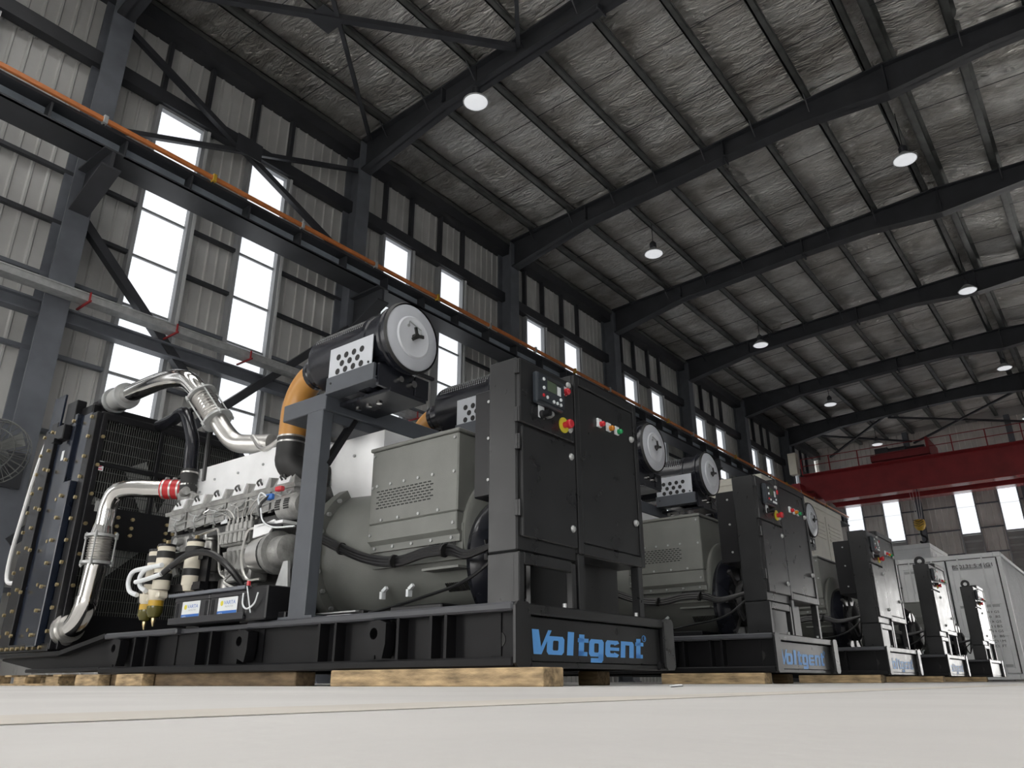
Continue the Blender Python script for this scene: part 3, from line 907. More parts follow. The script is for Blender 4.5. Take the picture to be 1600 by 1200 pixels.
for s in (-1, 1):
    yo = 4.295 if s < 0 else 6.635
    m2 = MB()
    m2.box(-6.50, -3.37, min(yo, yo - s * .24), max(yo, yo - s * .24), .492, .552, .014)
    m2.box(-9.25, -7.72, min(yo, yo - s * .24), max(yo, yo - s * .24), .492, .552, .014)
    m2.box(-7.74, -6.48, min(yo - s * .06, yo - s * .24), max(yo - s * .06, yo - s * .24), .50, .545, .005)
    ob('top_flange', m2, M['skid_rail'], skid)
    for x in (-8.55, -8.28, -7.32, -7.08, -6.62, -5.45, -5.24, -4.50, -4.15, -4.0):
        ob('stiffener', MB().box(x - .014, x + .014, yo - s * .012, yo - s * .115, .19, .495), M['skid'], skid)
    for x in (-8.90, -6.52, -4.70):
        m2 = MB(); yy = yo + s * .02
        pts = [(-.14, .30), (-.14, .42), (-.11, .465), (-.06, .485), (.10, .485), (.10, .20), (.02, .20)]
        n0 = len(pts)
        hole = [(-.035 + .045 * cos(2 * pi * i / 12), .385 + .045 * sin(2 * pi * i / 12)) for i in range(12)]
        # plate with a round eye: outline fanned to the hole ring
        outer = []
        for i in range(12):
            a = 2 * pi * i / 12
            best = min(range(n0), key=lambda k: 0)
            d = Vector((cos(a), sin(a)))
            c = Vector((-.035, .385)); tmin = 9
            for k in range(n0):
                p, q = Vector(pts[k]), Vector(pts[(k + 1) % n0]); e = q - p
                den = d.x * e.y - d.y * e.x
                if abs(den) < 1e-9: continue
                t_ = ((p.x - c.x) * e.y - (p.y - c.y) * e.x) / den
                u_ = ((p.x - c.x) * d.y - (p.y - c.y) * d.x) / den
                if t_ > 0 and -1e-6 <= u_ <= 1 + 1e-6: tmin = min(tmin, t_)
            outer.append(c + d * tmin)
        vs = []
        for yq in (yy, yy - s * .10):
            vs += [(x + p[0], yq, p[1]) for p in hole] + [(x + p.x, yq, p.y) for p in outer]
        fs = []
        for i in range(12):
            j = (i + 1) % 12
            fs += [(i, j, 12 + j, 12 + i), (24 + i, 36 + i, 36 + j, 24 + j), (i, 24 + i, 24 + j, j), (12 + i, 12 + j, 36 + j, 36 + i)]
        m2.add(vs, fs)
        ob('lifting_eye', m2, M['skid'], skid)
# front end: cheek plates, top rail, recessed name panel
mb = MB()
for y0, y1 in ((4.295, 4.47), (6.46, 6.635)):
    P0 = [(-3.36, y0 + .0, .15), (-3.36, y0 + .03, .122), (-3.36, y1 - .03, .122), (-3.36, y1, .15), (-3.36, y1, .525), (-3.36, y1 - .03, .555), (-3.36, y0 + .03, .555), (-3.36, y0, .525)]
    ob('end_plate', MB().prism(P0, (.022, 0, 0)), M['cab'], skid)
mb = MB(); mb.box(-3.46, -3.352, 4.47, 6.46, .475, .55, .008); mb.box(-3.46, -3.40, 4.47, 6.46, .122, .165, .006)
ob('front_rail', mb, M['cab'], skid)
ob('name_panel', MB().box(-3.46, -3.395, 4.475, 6.455, .168, .462), M['cab'], skid)
ob('drain_hole', MB().cyl((-3.57, 4.405, .31), (-3.57, 4.412, .31), .055, n=16), M['seam'], skid)

def logo(x):
    mb = MB()
    bz, cap = .213, .168
    def pt(u, v, y0): return (x, y0 + u + .13 * v, bz + v)
    def poly(y0, ps): mb.add([pt(u, v, y0) for u, v in ps], [tuple(range(len(ps)))])
    def rect(y0, u0, u1, v0, v1): poly(y0, [(u0, v0), (u1, v0), (u1, v1), (u0, v1)])
    def ring(y0, u0, u1, v0, v1, tu, tv, c=.025, skip=()):
        o = [(u0 + c, v0), (u1 - c, v0), (u1, v0 + c * .8), (u1, v1 - c * .8), (u1 - c, v1), (u0 + c, v1), (u0, v1 - c * .8), (u0, v0 + c * .8)]
        a, b, e, f = u0 + tu, u1 - tu, v0 + tv, v1 - tv; k = .008
        i_ = [(a + k, e), (b - k, e), (b, e + k), (b, f - k), (b - k, f), (a + k, f), (a, f - k), (a, e + k)]
        for n in range(8):
            if n in skip: continue
            m = (n + 1) % 8
            poly(y0, [o[n], o[m], i_[m], i_[n]])
    xh = .128
    # V
    poly(4.53, [(0, cap), (.085, cap), (.125, .05), (.20, cap), (.245, cap), (.135, 0), (.04, 0)])
    ring(4.725, 0, .22, 0, xh, .075, .03)                                     # o
    rect(4.985, 0, .085, 0, cap)                                              # l
    rect(5.125, .015, .09, .0, cap * .93); rect(5.125, 0, .15, xh - .03, xh); poly(5.125, [(.015, 0), (.14, 0), (.14, .03), (.09, .03), (.05, .045), (.015, .03)])   # t
    ring(5.285, 0, .215, 0.0, xh, .075, .03); rect(5.285, .14, .215, -.03, .02); poly(5.285, [(.03, -.045), (.19, -.045), (.215, -.025), (.215, 0), (.14, -.012), (.03, -.012)])  # g
    ring(5.525, 0, .215, 0, xh, .075, .03, skip=(2,)); rect(5.525, .07, .215, .05, .075)     # e
    rect(5.765, 0, .075, 0, xh); rect(5.765, .14, .215, 0, xh - .02); poly(5.765, [(.07, xh - .03), (.14, xh - .03), (.215, xh - .02), (.19, xh), (.07, xh)])  # n
    rect(6.005, .015, .09, .0, cap * .93); rect(6.005, 0, .14, xh - .03, xh); poly(6.005, [(.015, 0), (.13, 0), (.13, .03), (.09, .03), (.05, .045), (.015, .03)])   # t
    # registered mark
    for i in range(16):
        a, b = 2 * pi * i / 16, 2 * pi * (i + 1) / 16
        mb.add([(x, 6.175 + .036 * cos(q) * r, .375 + .027 * sin(q) * r) for q, r in ((a, 1), (b, 1), (b, .8), (a, .8))], [(0, 1, 2, 3)])
    poly(6.145, [(.012, .147), (.020, .147), (.020, .178), (.012, .178)]); poly(6.145, [(.012, .172), (.036, .172), (.036, .178), (.012, .178)])
    poly(6.145, [(.012, .160), (.036, .160), (.036, .166), (.012, .166)]); poly(6.145, [(.030, .160), (.037, .160), (.037, .178), (.030, .178)]); poly(6.145, [(.020, .162), (.028, .162), (.042, .147), (.033, .147)])
    vs, fs = mb.v, mb.f
    return mb
ob('name_lettering', logo(-3.3925), M['blue'], skid)

# --- control cabinet
XF = -3.40
mb = MB()
mb.box(-3.70, XF - .02, 4.42, 5.20, .92, 2.452, .012)
mb.box(-3.70, XF - .02, 5.21, 6.305, .985, 2.545, .012)
cabn = ob('control_cabinet', mb, M['cab'], G)
mb = MB()
mb.box(-3.70, -3.44, 4.42, 4.475, .552, .915, .008)
mb.box(-3.46, XF, 4.42, 4.485, .552, .915, .008)
mb.box(-3.46, XF, 5.10, 5.16, .552, .90, .008); mb.box(-3.46, XF, 4.485, 5.10, .83, .915, .008)
ob('plinth_frame', mb, M['cab'], cabn)
mb = MB()
mb.box(-3.48, XF, 5.195, 5.29, .552, .985, .006); mb.box(-3.48, XF, 6.16, 6.235, .552, .985, .006); mb.box(-3.70, -3.66, 4.9, 6.23, .552, .985)
ob('plinth_post', mb, M['cab'], cabn)
mb = MB(); mb.box(XF - .03, XF + .012, 4.43, 5.185, 1.905, 2.44, .008); ob('controller_door', mb, M['cab'], cabn)
mb = MB(); mb.box(XF - .03, XF + .012, 4.455, 5.185, 1.025, 1.880, .008); ob('lower_door', mb, M['cab'], cabn)
mb = MB()
mb.box(XF - .03, XF + .004, 5.215, 5.285, .99, 2.54, .006); mb.box(XF - .03, XF + .004, 6.235, 6.30, .99, 2.54, .006)
mb.box(XF - .03, XF + .004, 5.285, 6.235, 2.46, 2.54, .006); mb.box(XF - .03, XF + .004, 5.285, 6.235, .99, 1.075, .006)
ob('door_surround', mb, M['cab'], cabn)
mb = MB(); mb.box(XF - .03, XF - .006, 5.295, 6.225, 1.085, 2.45, .006); ob('breaker_door', mb, M['cab'], cabn)
for z in (2.36, 1.96, 1.74, 1.23):
    m2 = MB(); m2.box(-3.43, XF + .006, 4.402, 4.424, z - .06, z + .06, .004); m2.cyl((XF + .008, 4.418, z - .06), (XF + .008, 4.418, z + .06), .012, n=8)
    ob('hinge', m2, M['cab'], cabn)
def lock(y, z):
    m2 = MB(); m2.lathe([(0, .03), (.5, .03), (.8, .024), (1, .018)], (XF + .002, y, z), (XF + .032, y, z), 12); m2.box(XF + .03, XF + .036, y - .004, y + .004, z - .015, z + .015)
    return ob('door_lock', m2, M['zinc'], cabn)
for y, z in ((5.105, 2.40), (5.115, 2.005), (5.12, 1.77), (5.115, 1.17), (6.165, 2.172), (6.16, 1.375)): lock(y, z)
# digital controller
mb = MB(); mb.box(XF + .012, XF + .06, 4.585, 4.965, 2.10, 2.365, .012); mb.box(XF + .05, XF + .072, 4.60, 4.955, 2.125, 2.352, .012)
ctl = ob('controller_bezel', mb, M['panel'], cabn)
ob('display_screen', MB().box(XF + .068, XF + .0745, 4.715, 4.84, 2.225, 2.315), M['lcd'], cabn)
mb = MB(); mb.box(XF + .068, XF + .0745, 4.855, 4.905, 2.225, 2.30); ob('display_label', mb, M['label'], cabn)
ob('display_visor', MB().box(XF + .068, XF + .078, 4.705, 4.91, 2.318, 2.335), M['ink'], cabn)
for y, z in ((4.665, 2.31), (4.665, 2.235), (4.71, 2.165), (4.80, 2.15), (4.85, 2.15), (4.90, 2.15), (4.90, 2.195)):
    ob('key_button', MB().cyl((XF + .07, y, z), (XF + .080, y, z), .014, n=10), M['label'], cabn)
ob('stop_button', MB().cyl((XF + .07, 4.66, 2.17), (XF + .080, 4.66, 2.17), .014, n=10), M['redlamp'], cabn)
def lamp(y, z, m, r=.025):
    m2 = MB(); m2.box(XF - .004, XF + .018, y - .045, y + .02, z - .03, z + .05, .004); ob('lamp_tag', m2, M['label'], cabn)
    m2 = MB(); m2.lathe([(0, r * 1.15), (.25, r * 1.15), (.3, r), (.8, r), (1, r * .6)], (XF, y, z), (XF + .06, y, z), 14)
    ob('indicator_lamp', m2, m, cabn)
lamp(5.058, 2.325, M['redlamp'], .030)
lamp(5.61, 2.182, M['redlamp']); lamp(5.77, 2.182, M['amberlamp']); lamp(5.915, 2.185, M['greenlamp'])
mb = MB(); mb.lathe([(0, .036), (.3, .036), (.4, .028), (1, .026)], (XF, 4.71, 2.03), (XF + .10, 4.71, 2.03), 14); mb.box(XF + .1, XF + .104, 4.705, 4.715, 2.0, 2.055)
ob('key_switch', mb, M['black'], cabn)
ob('switch_tag', MB().box(XF + .012, XF + .016, 4.665, 4.745, 2.0, 2.10), M['label'], cabn)
mb = MB(); mb.lathe([(0, .03), (.6, .03), (1, .02)], (XF + .01, 4.79, 2.045), (XF + .07, 4.79, 2.045), 12); ob('buzzer', mb, M['zinc'], cabn)
ob('knockout', MB().cyl((XF + .01, 4.875, 2.01), (XF + .016, 4.875, 2.01), .022, n=12), M['seam'], cabn)
ob('stop_plate', MB().cyl((XF + .01, 5.02, 2.02), (XF + .022, 5.02, 2.02), .066, n=22), M['yellowp'], cabn)
mb = MB(); mb.lathe([(0, .026), (.5, .026), (.55, .038), (.85, .040), (1, .030)], (XF + .02, 5.02, 2.02), (XF + .10, 5.02, 2.02), 18)
ob('emergency_stop', mb, M['redlamp'], cabn)
mb = MB(); mb.box(-4.02, -3.71, 4.62, 6.2, 1.42, 2.33, .01)
ob('rear_box', mb, M['black'], cabn)
hexes(MB(), [], X)
mb = hexes(MB(), [(-3.86, 4.62, z) for z in (1.55, 1.9, 2.22)], (0, -1, 0), .014, .012); ob('rear_box_screws', mb, M['zinc'], cabn, kind='stuff')
for (x, y, z) in ((-3.43, 5.03, .56), (-3.43, 6.13, .56)):
    ob('ground_bolt', hexes(MB(), [(x, y, z)], Z, .018, .03), M['zinc'], cabn)

# --- alternator
AX = 1.30
mb = MB()
def ax_(x): return (x, YC_, 1.22)
mb.lathe([(0, .56), (.015, .60), (.62, .60), (.68, .66), (1, .70)], (-4.30, YC_, 1.22), (-6.12, YC_, 1.22), 44)
mb.box(-5.45, -4.34, 4.86, 6.07, 1.0, 1.30)
alt = ob('alternator', mb, M['alt'], G)
mb = MB(); mb.lathe([(0, .70), (.1, .78), (.9, .78), (1, .70)], (-6.10, YC_, 1.22), (-6.26, YC_, 1.22), 44)
ob('coupling_flange', mb, M['alt'], alt)
mb = hexes(MB(), [(-6.11, YC_ + .745 * cos(2 * pi * i / 24), 1.22 + .745 * sin(2 * pi * i / 24)) for i in range(24)], X, .022, .03)
ob('flange_bolts', mb, M['zinc'], alt, kind='stuff')
mb = MB(); mb.box(-5.48, -4.36, 4.80, 6.13, 1.40, 2.11, .012); mb.box(-5.48, -4.36, 4.796, 6.134, 1.235, 1.396, .008)
ob('terminal_box', mb, M['alt'], alt)
ob('terminal_box_lid', MB().box(-5.50, -4.345, 4.785, 6.145, 2.11, 2.145, .008), M['alt'], alt)
ob('lower_skirt', MB().prism([(-5.46, 4.80, 1.235), (-5.46, 4.83, 1.205), (-5.46, 4.83, 1.145), (-5.46, 6.10, 1.145), (-5.46, 6.10, 1.205), (-5.46, 6.13, 1.235)], (1.11, 0, 0)), M['alt'], alt)
mb = MB()
for r in range(7):
    n = 13
    for i in range(n):
        xa = -5.385 + (r % 2) * .03 + i * .0555
        z = 1.705 - r * .0265
        mb.box(xa, xa + .036, 4.7965, 4.802, z - .005, z + .005)
ob('vent_slots', mb, M['seam'], alt, kind='stuff')
mb = MB()
for x0, x1, z0, z1, yv in ((-4.70, -4.38, 1.075, 1.145, 4.826), (-4.66, -4.30, .76, .85, 0)):
    n = 16
    for i in range(n):
        xa = x0 + (x1 - x0) * i / n
        if yv: mb.box(xa, xa + .010, yv - .006, yv, z0, z1)
        else:
            a = math.asin((.80 - 1.22) / .60)
            mb.obox((xa, YC_ - .603 * cos(a), 1.22 + .603 * sin(a)), (X, Vector((0, -cos(a), sin(a))), Vector((0, sin(a), cos(a)))), (.005, .006, .045))
ob('grille_fins', mb, M['seam'], alt, kind='stuff')
pts = [(x, 4.80, z) for x in (-5.44, -4.40) for z in (2.06, 1.75, 1.30)] + [(-5.30, 4.80, 1.43), (-5.08, 4.80, 1.43), (-4.82, 4.80, 1.43), (-4.58, 4.80, 1.43)]
pts += [(-5.38 + i * .18, 4.80, 1.76) for i in range(5)] + [(-5.40 + i * .24, 4.83, 1.18) for i in range(5)]
ob('cover_screws', hexes(MB(), pts, (0, -1, 0), .014, .014), M['zinc'], alt, kind='stuff')
mb = MB(); mb.lathe([(0, .60), (.3, .62), (.5, .60), (1, .50)], (-4.30, YC_, 1.0), (-4.12, YC_, 1.0), 40)
ob('fan_end_ring', mb, M['gloss_black'], alt)
mb = MB()
mb.box(-5.98, -5.30, 4.56, 4.60, .60, .612); mb.box(-5.98, -5.32, 4.52, 4.56, .57, .582)
ob('guide_rail', mb, M['zinc'], alt, kind='stuff')
mb = MB(); mb.lathe([(0, .30), (.6, .30), (1, .20)], (-4.12, YC_, 1.0), (-3.98, YC_, 1.0), 28)
for i in range(8):
    a = 2 * pi * i / 8; d = Vector((0, cos(a), sin(a)))
    mb.bar(Vector((-4.12, YC_, 1.0)) + d * .25, Vector((-4.13, YC_, 1.0)) + d * .55, .05, .04, X)
ob('bearing_end', mb, M['cast_dark'], alt)
a_ = math.asin((.93 - 1.22) / .6)
ob('side_rib', MB().box(-4.72, -4.30, YC_ - .70, YC_ - .55, .915, .935), M['alt'], alt)
for x in (-5.37, -5.03):
    m2 = MB(); m2.bar((x, 4.93, .735), (x, 4.93, .80), .03, .05); m2.bar((x, 4.93, .80), (x + .05, 4.93, .835), .03, .03)
    ob('lug', m2, M['label'], alt)
mb = MB()
for x0, x1 in ((-5.95, -5.35), (-5.0, -4.4)):
    for s in (-1, 1):
        mb.box(x0, x1, YC_ + s * .30, YC_ + s * .78, .545, .63, .01)
ob('mounting_feet', mb, M['black'], alt, kind='stuff')
mb = MB()
for k, o_ in enumerate((0, .028, -.024)):
    mb.tube([(-6.15, 4.70 + .01 * k, 1.37 + o_), (-5.72, 4.69, 1.20 + o_), (-5.36, 4.72, 1.07 + o_), (-4.98, 4.72, 1.015 + o_), (-4.64, 4.73, 1.06 + o_), (-4.35, 4.72, 1.05 + o_), (-4.1, 4.66, .985 + o_ * .6), (-3.72, 4.66, 1.06)], .022, 8)
ob('power_cable', mb, M['hose'], alt)
ob('control_cable', MB().tube([(-6.1, 4.76, .62), (-5.4, 4.76, .60), (-4.6, 4.72, .70), (-4.05, 4.6, .78), (-3.72, 4.66, 1.0)], .014, 6), M['hose'], alt)
for k in range(3):
    ob('end_cable', MB().tube([(-4.0, 4.75 + .1 * k, 1.1 - .1 * k), (-3.88, 4.68, .85), (-3.82, 4.66 + .05 * k, .72), (-3.74, 4.62, .85 + .1 * k), (-3.70, 4.7, 1.05 + .12 * k)], .012, 6), M['hose'], alt)
for x in (-5.72, -5.0, -4.4):
    zq = {-5.72: 1.20, -5.0: 1.02, -4.4: 1.052}[x]
    ob('cable_tie', MB().cyl((x - .01, 4.70, zq), (x + .01, 4.70, zq - .004), .058, n=10), M['seam'], alt)

# --- air filters on the portal frame
frm = ob('support_frame', MB().box(-6.05, -5.74, 4.48, 6.45, 2.40, 2.50, .006), M['post'], G)
for s in (-1, 1):
    mb = MB()
    yo = 4.35 if s < 0 else 6.58
    mb.box(-5.97, -5.73, min(yo, yo - s * .13), max(yo, yo - s * .13), .56, 2.5, .008)
    mb.box(-6.08, -5.60, min(yo - s * -.02, yo - s * .16), max(yo - s * -.02, yo - s * .16), .552, .575)
    ob('post', mb, M['post'], frm)
    mb = MB(); mb.bar((-5.77, yo - s * .12, 1.97), (-5.77, yo - s * .42, 2.49), .05, .09, X)
    ob('corner_brace', mb, M['black'], frm)
ob('cross_shelf', MB().box(-6.37, -5.70, 4.35, 6.58, 2.49, 2.665, .008), M['post'], frm)
def airfilter(yc, s):
    """s = -1: the near one; the guard faces outwards"""
    A, B = (-6.16, yc, 3.13), (-4.90, yc, 3.13)
    mb = MB(); mb.lathe([(0, .16), (.015, .24), (.06, .305), (.10, .312), (.70, .312), (.71, .33), (.75, .33), (.76, .318), (.90, .318), (.905, .35), (.93, .35), (.94, .335), (.97, .335), (.975, .36), (1, .36)], A, B, 40)
    f = ob('air_filter', mb, M['gloss_black'], G)
    mb = MB()
    for i in range(46):
        for j in range(9):
            a = radians(20 + 140 * (j + .5 * (i % 2)) / 9)
            d = Vector((0, cos(a), sin(a))); p = Vector((-6.02 + i * .0165, yc, 3.13)) + d * .3135
            mb.obox(p, (X, d.cross(X), d), (.0035, .011, .002))
    ob('screen_perforation', mb, M['zinc'], f, kind='stuff')
    mb = MB(); mb.lathe([(0, .335), (.6, .335), (.85, .32), (1, .19)], (-4.905, yc, 3.13), (-4.872, yc, 3.13), 40)
    ob('end_cap', mb, M['disc'], f)
    mb = MB(); mb.lathe([(0, .215), (.6, .215), (1, .20), (.85, .17), (.72, .05)], (-4.885, yc, 3.13), (-4.860, yc, 3.13), 40, caps=True); ob('cap_dish', mb, M['disc_in'], f)
    mb = MB(); mb.lathe([(0, .345), (.5, .362), (1, .345)], (-4.93, yc, 3.13), (-4.875, yc, 3.13), 44, caps=False); ob('cap_rim', mb, M['rubber'], f)
    mb = MB(); c = Vector((-4.862, yc, 3.13)); mb.cyl(c, c + X * .05, .028, n=12)
    for a in (.15, 1.9, 3.9):
        d = Vector((0, cos(a), sin(a))); mb.bar(c + X * .04, c + X * .045 + d * .085, .03, .016, X)
    ob('wing_nut', mb, M['rubber'], f)
    mb = MB(); c = Vector((-4.866, yc, 3.13))
    mb.tube([c + Vector((0, -.075, .10)), c + Vector((.01, -.075, .14)), c + Vector((.01, .085, .10)), c + Vector((0, .085, .05))], .006, 5, smooth=False)
    for d in ((-.08, .095), (.09, .045)): mb.cyl(c + Vector((-.004, d[0], d[1])), c + Vector((.014, d[0], d[1])), .014, n=8)
    ob('cap_handle', mb, M['zinc'], f)
    # perforated heat guard
    yg = yc + s * .335
    t_ = .012
    x0, x1, z0, z1 = -5.68, -5.06, 2.68, 3.10
    cols = []
    holes = []
    for r in range(3):
        for i in range(4 - r % 2):
            xx = -5.545 + i * .112 + (r % 2) * .056; zz = 2.985 - r * .075
            holes.append((xx, zz))
    mb = MB(); mb.box(x0, x1, yg - t_ / 2, yg + t_ / 2, z0, z1, .003); mb.box(x0, x1, yg, yc, z0, z0 + .015)
    mb.box(x0, x0 + .012, min(yg, yg - s * .1), max(yg, yg - s * .1), z0, z1)
    ob('heat_guard', mb, M['disc'], f)
    mb = MB()
    for xx, zz in holes:
        zz += (xx - x0) * .0
        mb.lathe([(0, .032), (1, .032)], (xx, yg + s * .0085, zz), (xx, yg + s * .0045, zz), 14)
    ob('guard_holes', mb, M['seam'], f, kind='stuff')
    ob('guard_screws', hexes(MB(), [(x0 + .05, yg + s * .006, z0 + .05), (x1 - .04, yg + s * .006, z0 + .14)], (0, s, 0), .012, .01), M['rubber'], f, kind='stuff')
    # cradle
    mb = MB()
    mb.box(-5.70, -5.02, yc + s * .345, yc + s * .31, 2.64, 2.80, .004)
    mb.box(-5.70, -5.02, yc + s * .345, yc + s * .18, 2.63, 2.65, .004)
    ob('cradle', mb, M['post'], f)
    mb = MB()
    mb.box(-5.70, -4.98, yc - s * .345, yc - s * .16, 2.60, 2.80, .004); mb.box(-5.70, -4.98, yc - s * .32, yc + s * .16, 2.56, 2.60, .004)
    mb.box(-5.35, -5.2, yc - .22, yc + .22, 2.62, 2.90); mb.box(-5.02, -4.99, yc - .3, yc + .15, 2.58, 2.80)
    ob('saddle', mb, M['gloss_black'], f)
    mb = MB(); mb.cyl((-5.0, yc - s * .12, 2.70), (-4.95, yc - s * .12, 2.70), .035); mb.cyl((-5.0, yc + s * .05, 2.70), (-4.95, yc + s * .05, 2.70), .03)
    for x in (-5.6, -5.45, -5.3): mb.cyl((x, yc, 2.545), (x, yc, 2.56), .03, n=8)
    ob('strap_bolts', mb, M['chrome'], f, kind='stuff')
    # duct: black neck, orange elbow, black rubber elbow
    mb = MB(); mb.lathe([(0, .165), (.2, .17), (.25, .16), (.7, .16), (.75, .17), (1, .165)], (-6.36, yc, 3.10), (-6.12, yc, 3.13), 22); ob('neck_band', mb, M['gloss_black'], f)
    mb = MB(); mb.tube([(-6.32, yc, 3.105), (-6.45, yc, 3.06), (-6.57, yc, 2.94), (-6.63, yc, 2.78), (-6.64, yc, 2.6), (-6.64, yc, 2.42)], .148, 20, 5); ob('intake_elbow', mb, M['orange'], f)
    mb = MB()
    for z in (2.46, 2.40): mb.cyl((-6.64, yc, z), (-6.64, yc, z - .018), .158, n=22)
    ob('hose_clamp', mb, M['steel'], f)
    mb = MB(); mb.tube([(-6.64, yc, 2.44), (-6.64, yc, 2.28), (-6.62, yc, 2.17), (-6.54, yc - s * .12, 2.07), (-6.44, yc - s * .34, 2.05)], .155, 20, 5); ob('rubber_elbow', mb, M['rubber'], f)
    return f
airfilter(4.68, -1); airfilter(6.55, -1)

# --- engine
eng_mb = MB()
eng_mb.box(-8.85, -6.35, 4.95, 5.98, .95, 1.72, .02)
eng_mb.prism([(-8.85, 4.95, 1.70), (-8.85, 5.98, 1.70), (-8.85, 6.2, 1.88), (-8.85, 5.7, 2.0), (-8.85, 5.23, 2.0), (-8.85, 4.73, 1.88)], (2.5, 0, 0))
eng = ob('engine_block', eng_mb, M['cast_dark'], G)
mb = MB(); mb.prism([(-8.7, 4.95, .96), (-8.7, 5.98, .96), (-8.7, 5.8, .58), (-8.7, 5.13, .58)], (2.2, 0, 0)); ob('oil_sump', mb, M['cast_dark'], eng)
mb = MB(); mb.lathe([(0, .74), (.85, .74), (1, .68)], (-6.26, YC_, 1.22), (-6.48, YC_, 1.22), 36); ob('flywheel_housing', mb, M['cast_dark'], eng)
for s in (-1, 1):
    def yy(d): return YC_ + s * d       # d = distance from the centre line
    m2 = MB(); m2.prism([(-8.9, yy(.86), 1.885), (-8.9, yy(.875), 1.925), (-8.9, yy(.45), 2.0), (-8.9, yy(.43), 1.95)], (2.5, 0, 0)); ob('head_gasket_rail', m2, M['cast'], eng)
    for i in range(6):
        x = -8.64 + i * .405
        m2 = MB()
        m2.prism([(x - .185, yy(.845), 1.70), (x - .185, yy(.85), 1.89), (x - .185, yy(.45), 1.97), (x - .185, yy(.45), 1.85)], (.37, 0, 0))
        ob('cylinder_head', m2, M['cast'], eng)
        lo = [(x - .19, yy(.86), 1.90), (x + .19, yy(.86), 1.90), (x + .19, yy(.48), 1.99), (x - .19, yy(.48), 1.99)]
        hi = [(x - .13, yy(.815), 2.055), (x + .13, yy(.815), 2.055), (x + .13, yy(.55), 2.095), (x - .13, yy(.55), 2.095)]
        m2 = MB(); m2.add(lo + hi, [(0, 1, 5, 4), (1, 2, 6, 5), (2, 3, 7, 6), (3, 0, 4, 7), (4, 5, 6, 7), (0, 3, 2, 1)])
        rc = ob('rocker_cover', m2, M['cast'], eng)
        m2 = MB(); m2.add([(x - .10, yy(.862), 1.945), (x + .10, yy(.862), 1.945), (x + .10, yy(.83), 2.062), (x - .10, yy(.83), 2.062), (x - .10, yy(.83), 1.94), (x + .10, yy(.83), 1.94), (x + .10, yy(.60), 2.098), (x - .10, yy(.60), 2.098)], [(0, 1, 2, 3), (4, 7, 6, 5), (0, 4, 5, 1), (1, 5, 6, 2), (2, 6, 7, 3), (3, 7, 4, 0)])
        ob('cover_face', m2, M['alu'], eng)
        m2 = MB(); m2.tube([(x - .03, yy(.85), 1.985), (x - .03, yy(.875), 2.02), (x, yy(.86), 2.05), (x + .03, yy(.875), 2.02), (x + .03, yy(.85), 1.985)], .011, 5); ob('lifting_loop', m2, M['cast_dark'], eng)
        if s < 0:
            m2 = MB()
            m2.box(x - .12, x + .06, 4.66, 4.74, 1.72, 1.84, .01); m2.cyl((x + .12, 4.70, 1.70), (x + .12, 4.62, 1.86), .035, n=10); m2.box(x - .17, x - .13, 4.70, 4.78, 1.60, 1.86)
            ob('injector_housing', m2, M['cast'], eng)
            m2 = MB()
            m2.tube([(x - .15, 4.62, 1.865), (x - .05, 4.58, 1.83), (x + .08, 4.60, 1.80), (x + .2, 4.58, 1.845)], .010, 5)
            m2.tube([(x - .16, 4.63, 1.78), (x + .03, 4.60, 1.755), (x + .22, 4.62, 1.785)], .009, 5)
            m2.tube([(x - .16, 4.65, 1.70), (x + .05, 4.62, 1.685), (x + .22, 4.65, 1.715)], .009, 5)
            m2.tube([(x + .02, 4.60, 1.82), (x + .04, 4.57, 1.74), (x + .02, 4.62, 1.66)], .008, 5)
            ob('fuel_line', m2, M['zinc'], eng)
    m2 = MB(); m2.box(-8.85, -6.45, min(yy(.70), yy(.78)), max(yy(.70), yy(.78)), 1.56, 1.66, .01); ob('side_manifold', m2, M['cast_dark'], eng)
# long intake cover between the banks
mb = MB()
mb.prism([(-9.0, 4.98, 2.16), (-9.0, 5.0, 2.20), (-9.0, 5.0, 2.575), (-9.0, 5.93, 2.575), (-9.0, 5.95, 2.19), (-9.0, 5.8, 2.02), (-9.0, 5.13, 2.02)], (2.25, 0, 0))
ob('intake_cover', mb, M['alu'], eng)
mb = MB()
mb.prism([(-6.74, 4.95, 2.12), (-6.74, 4.95, 2.42), (-6.74, 5.98, 2.42), (-6.74, 5.98, 2.12), (-6.74, 5.8, 1.75), (-6.74, 5.13, 1.75)], (.25, 0, 0))
mb.prism([(-6.45, 4.97, 2.03), (-6.45, 4.97, 2.40), (-6.45, 5.96, 2.40), (-6.45, 5.96, 2.03), (-6.45, 5.8, 1.72), (-6.45, 5.13, 1.72)], (.93, 0, 0))
ob('exhaust_shroud', mb, M['alu'], eng)
ob('cover_bolts', hexes(MB(), [(-8.9, 5.0, 2.26), (-8.6, 5.0, 2.38), (-8.1, 5.0, 2.38), (-7.6, 5.0, 2.40), (-7.1, 5.0, 2.44), (-5.95, 4.97, 2.2)], (0, -1, 0), .016, .016), M['zinc'], eng, kind='stuff')
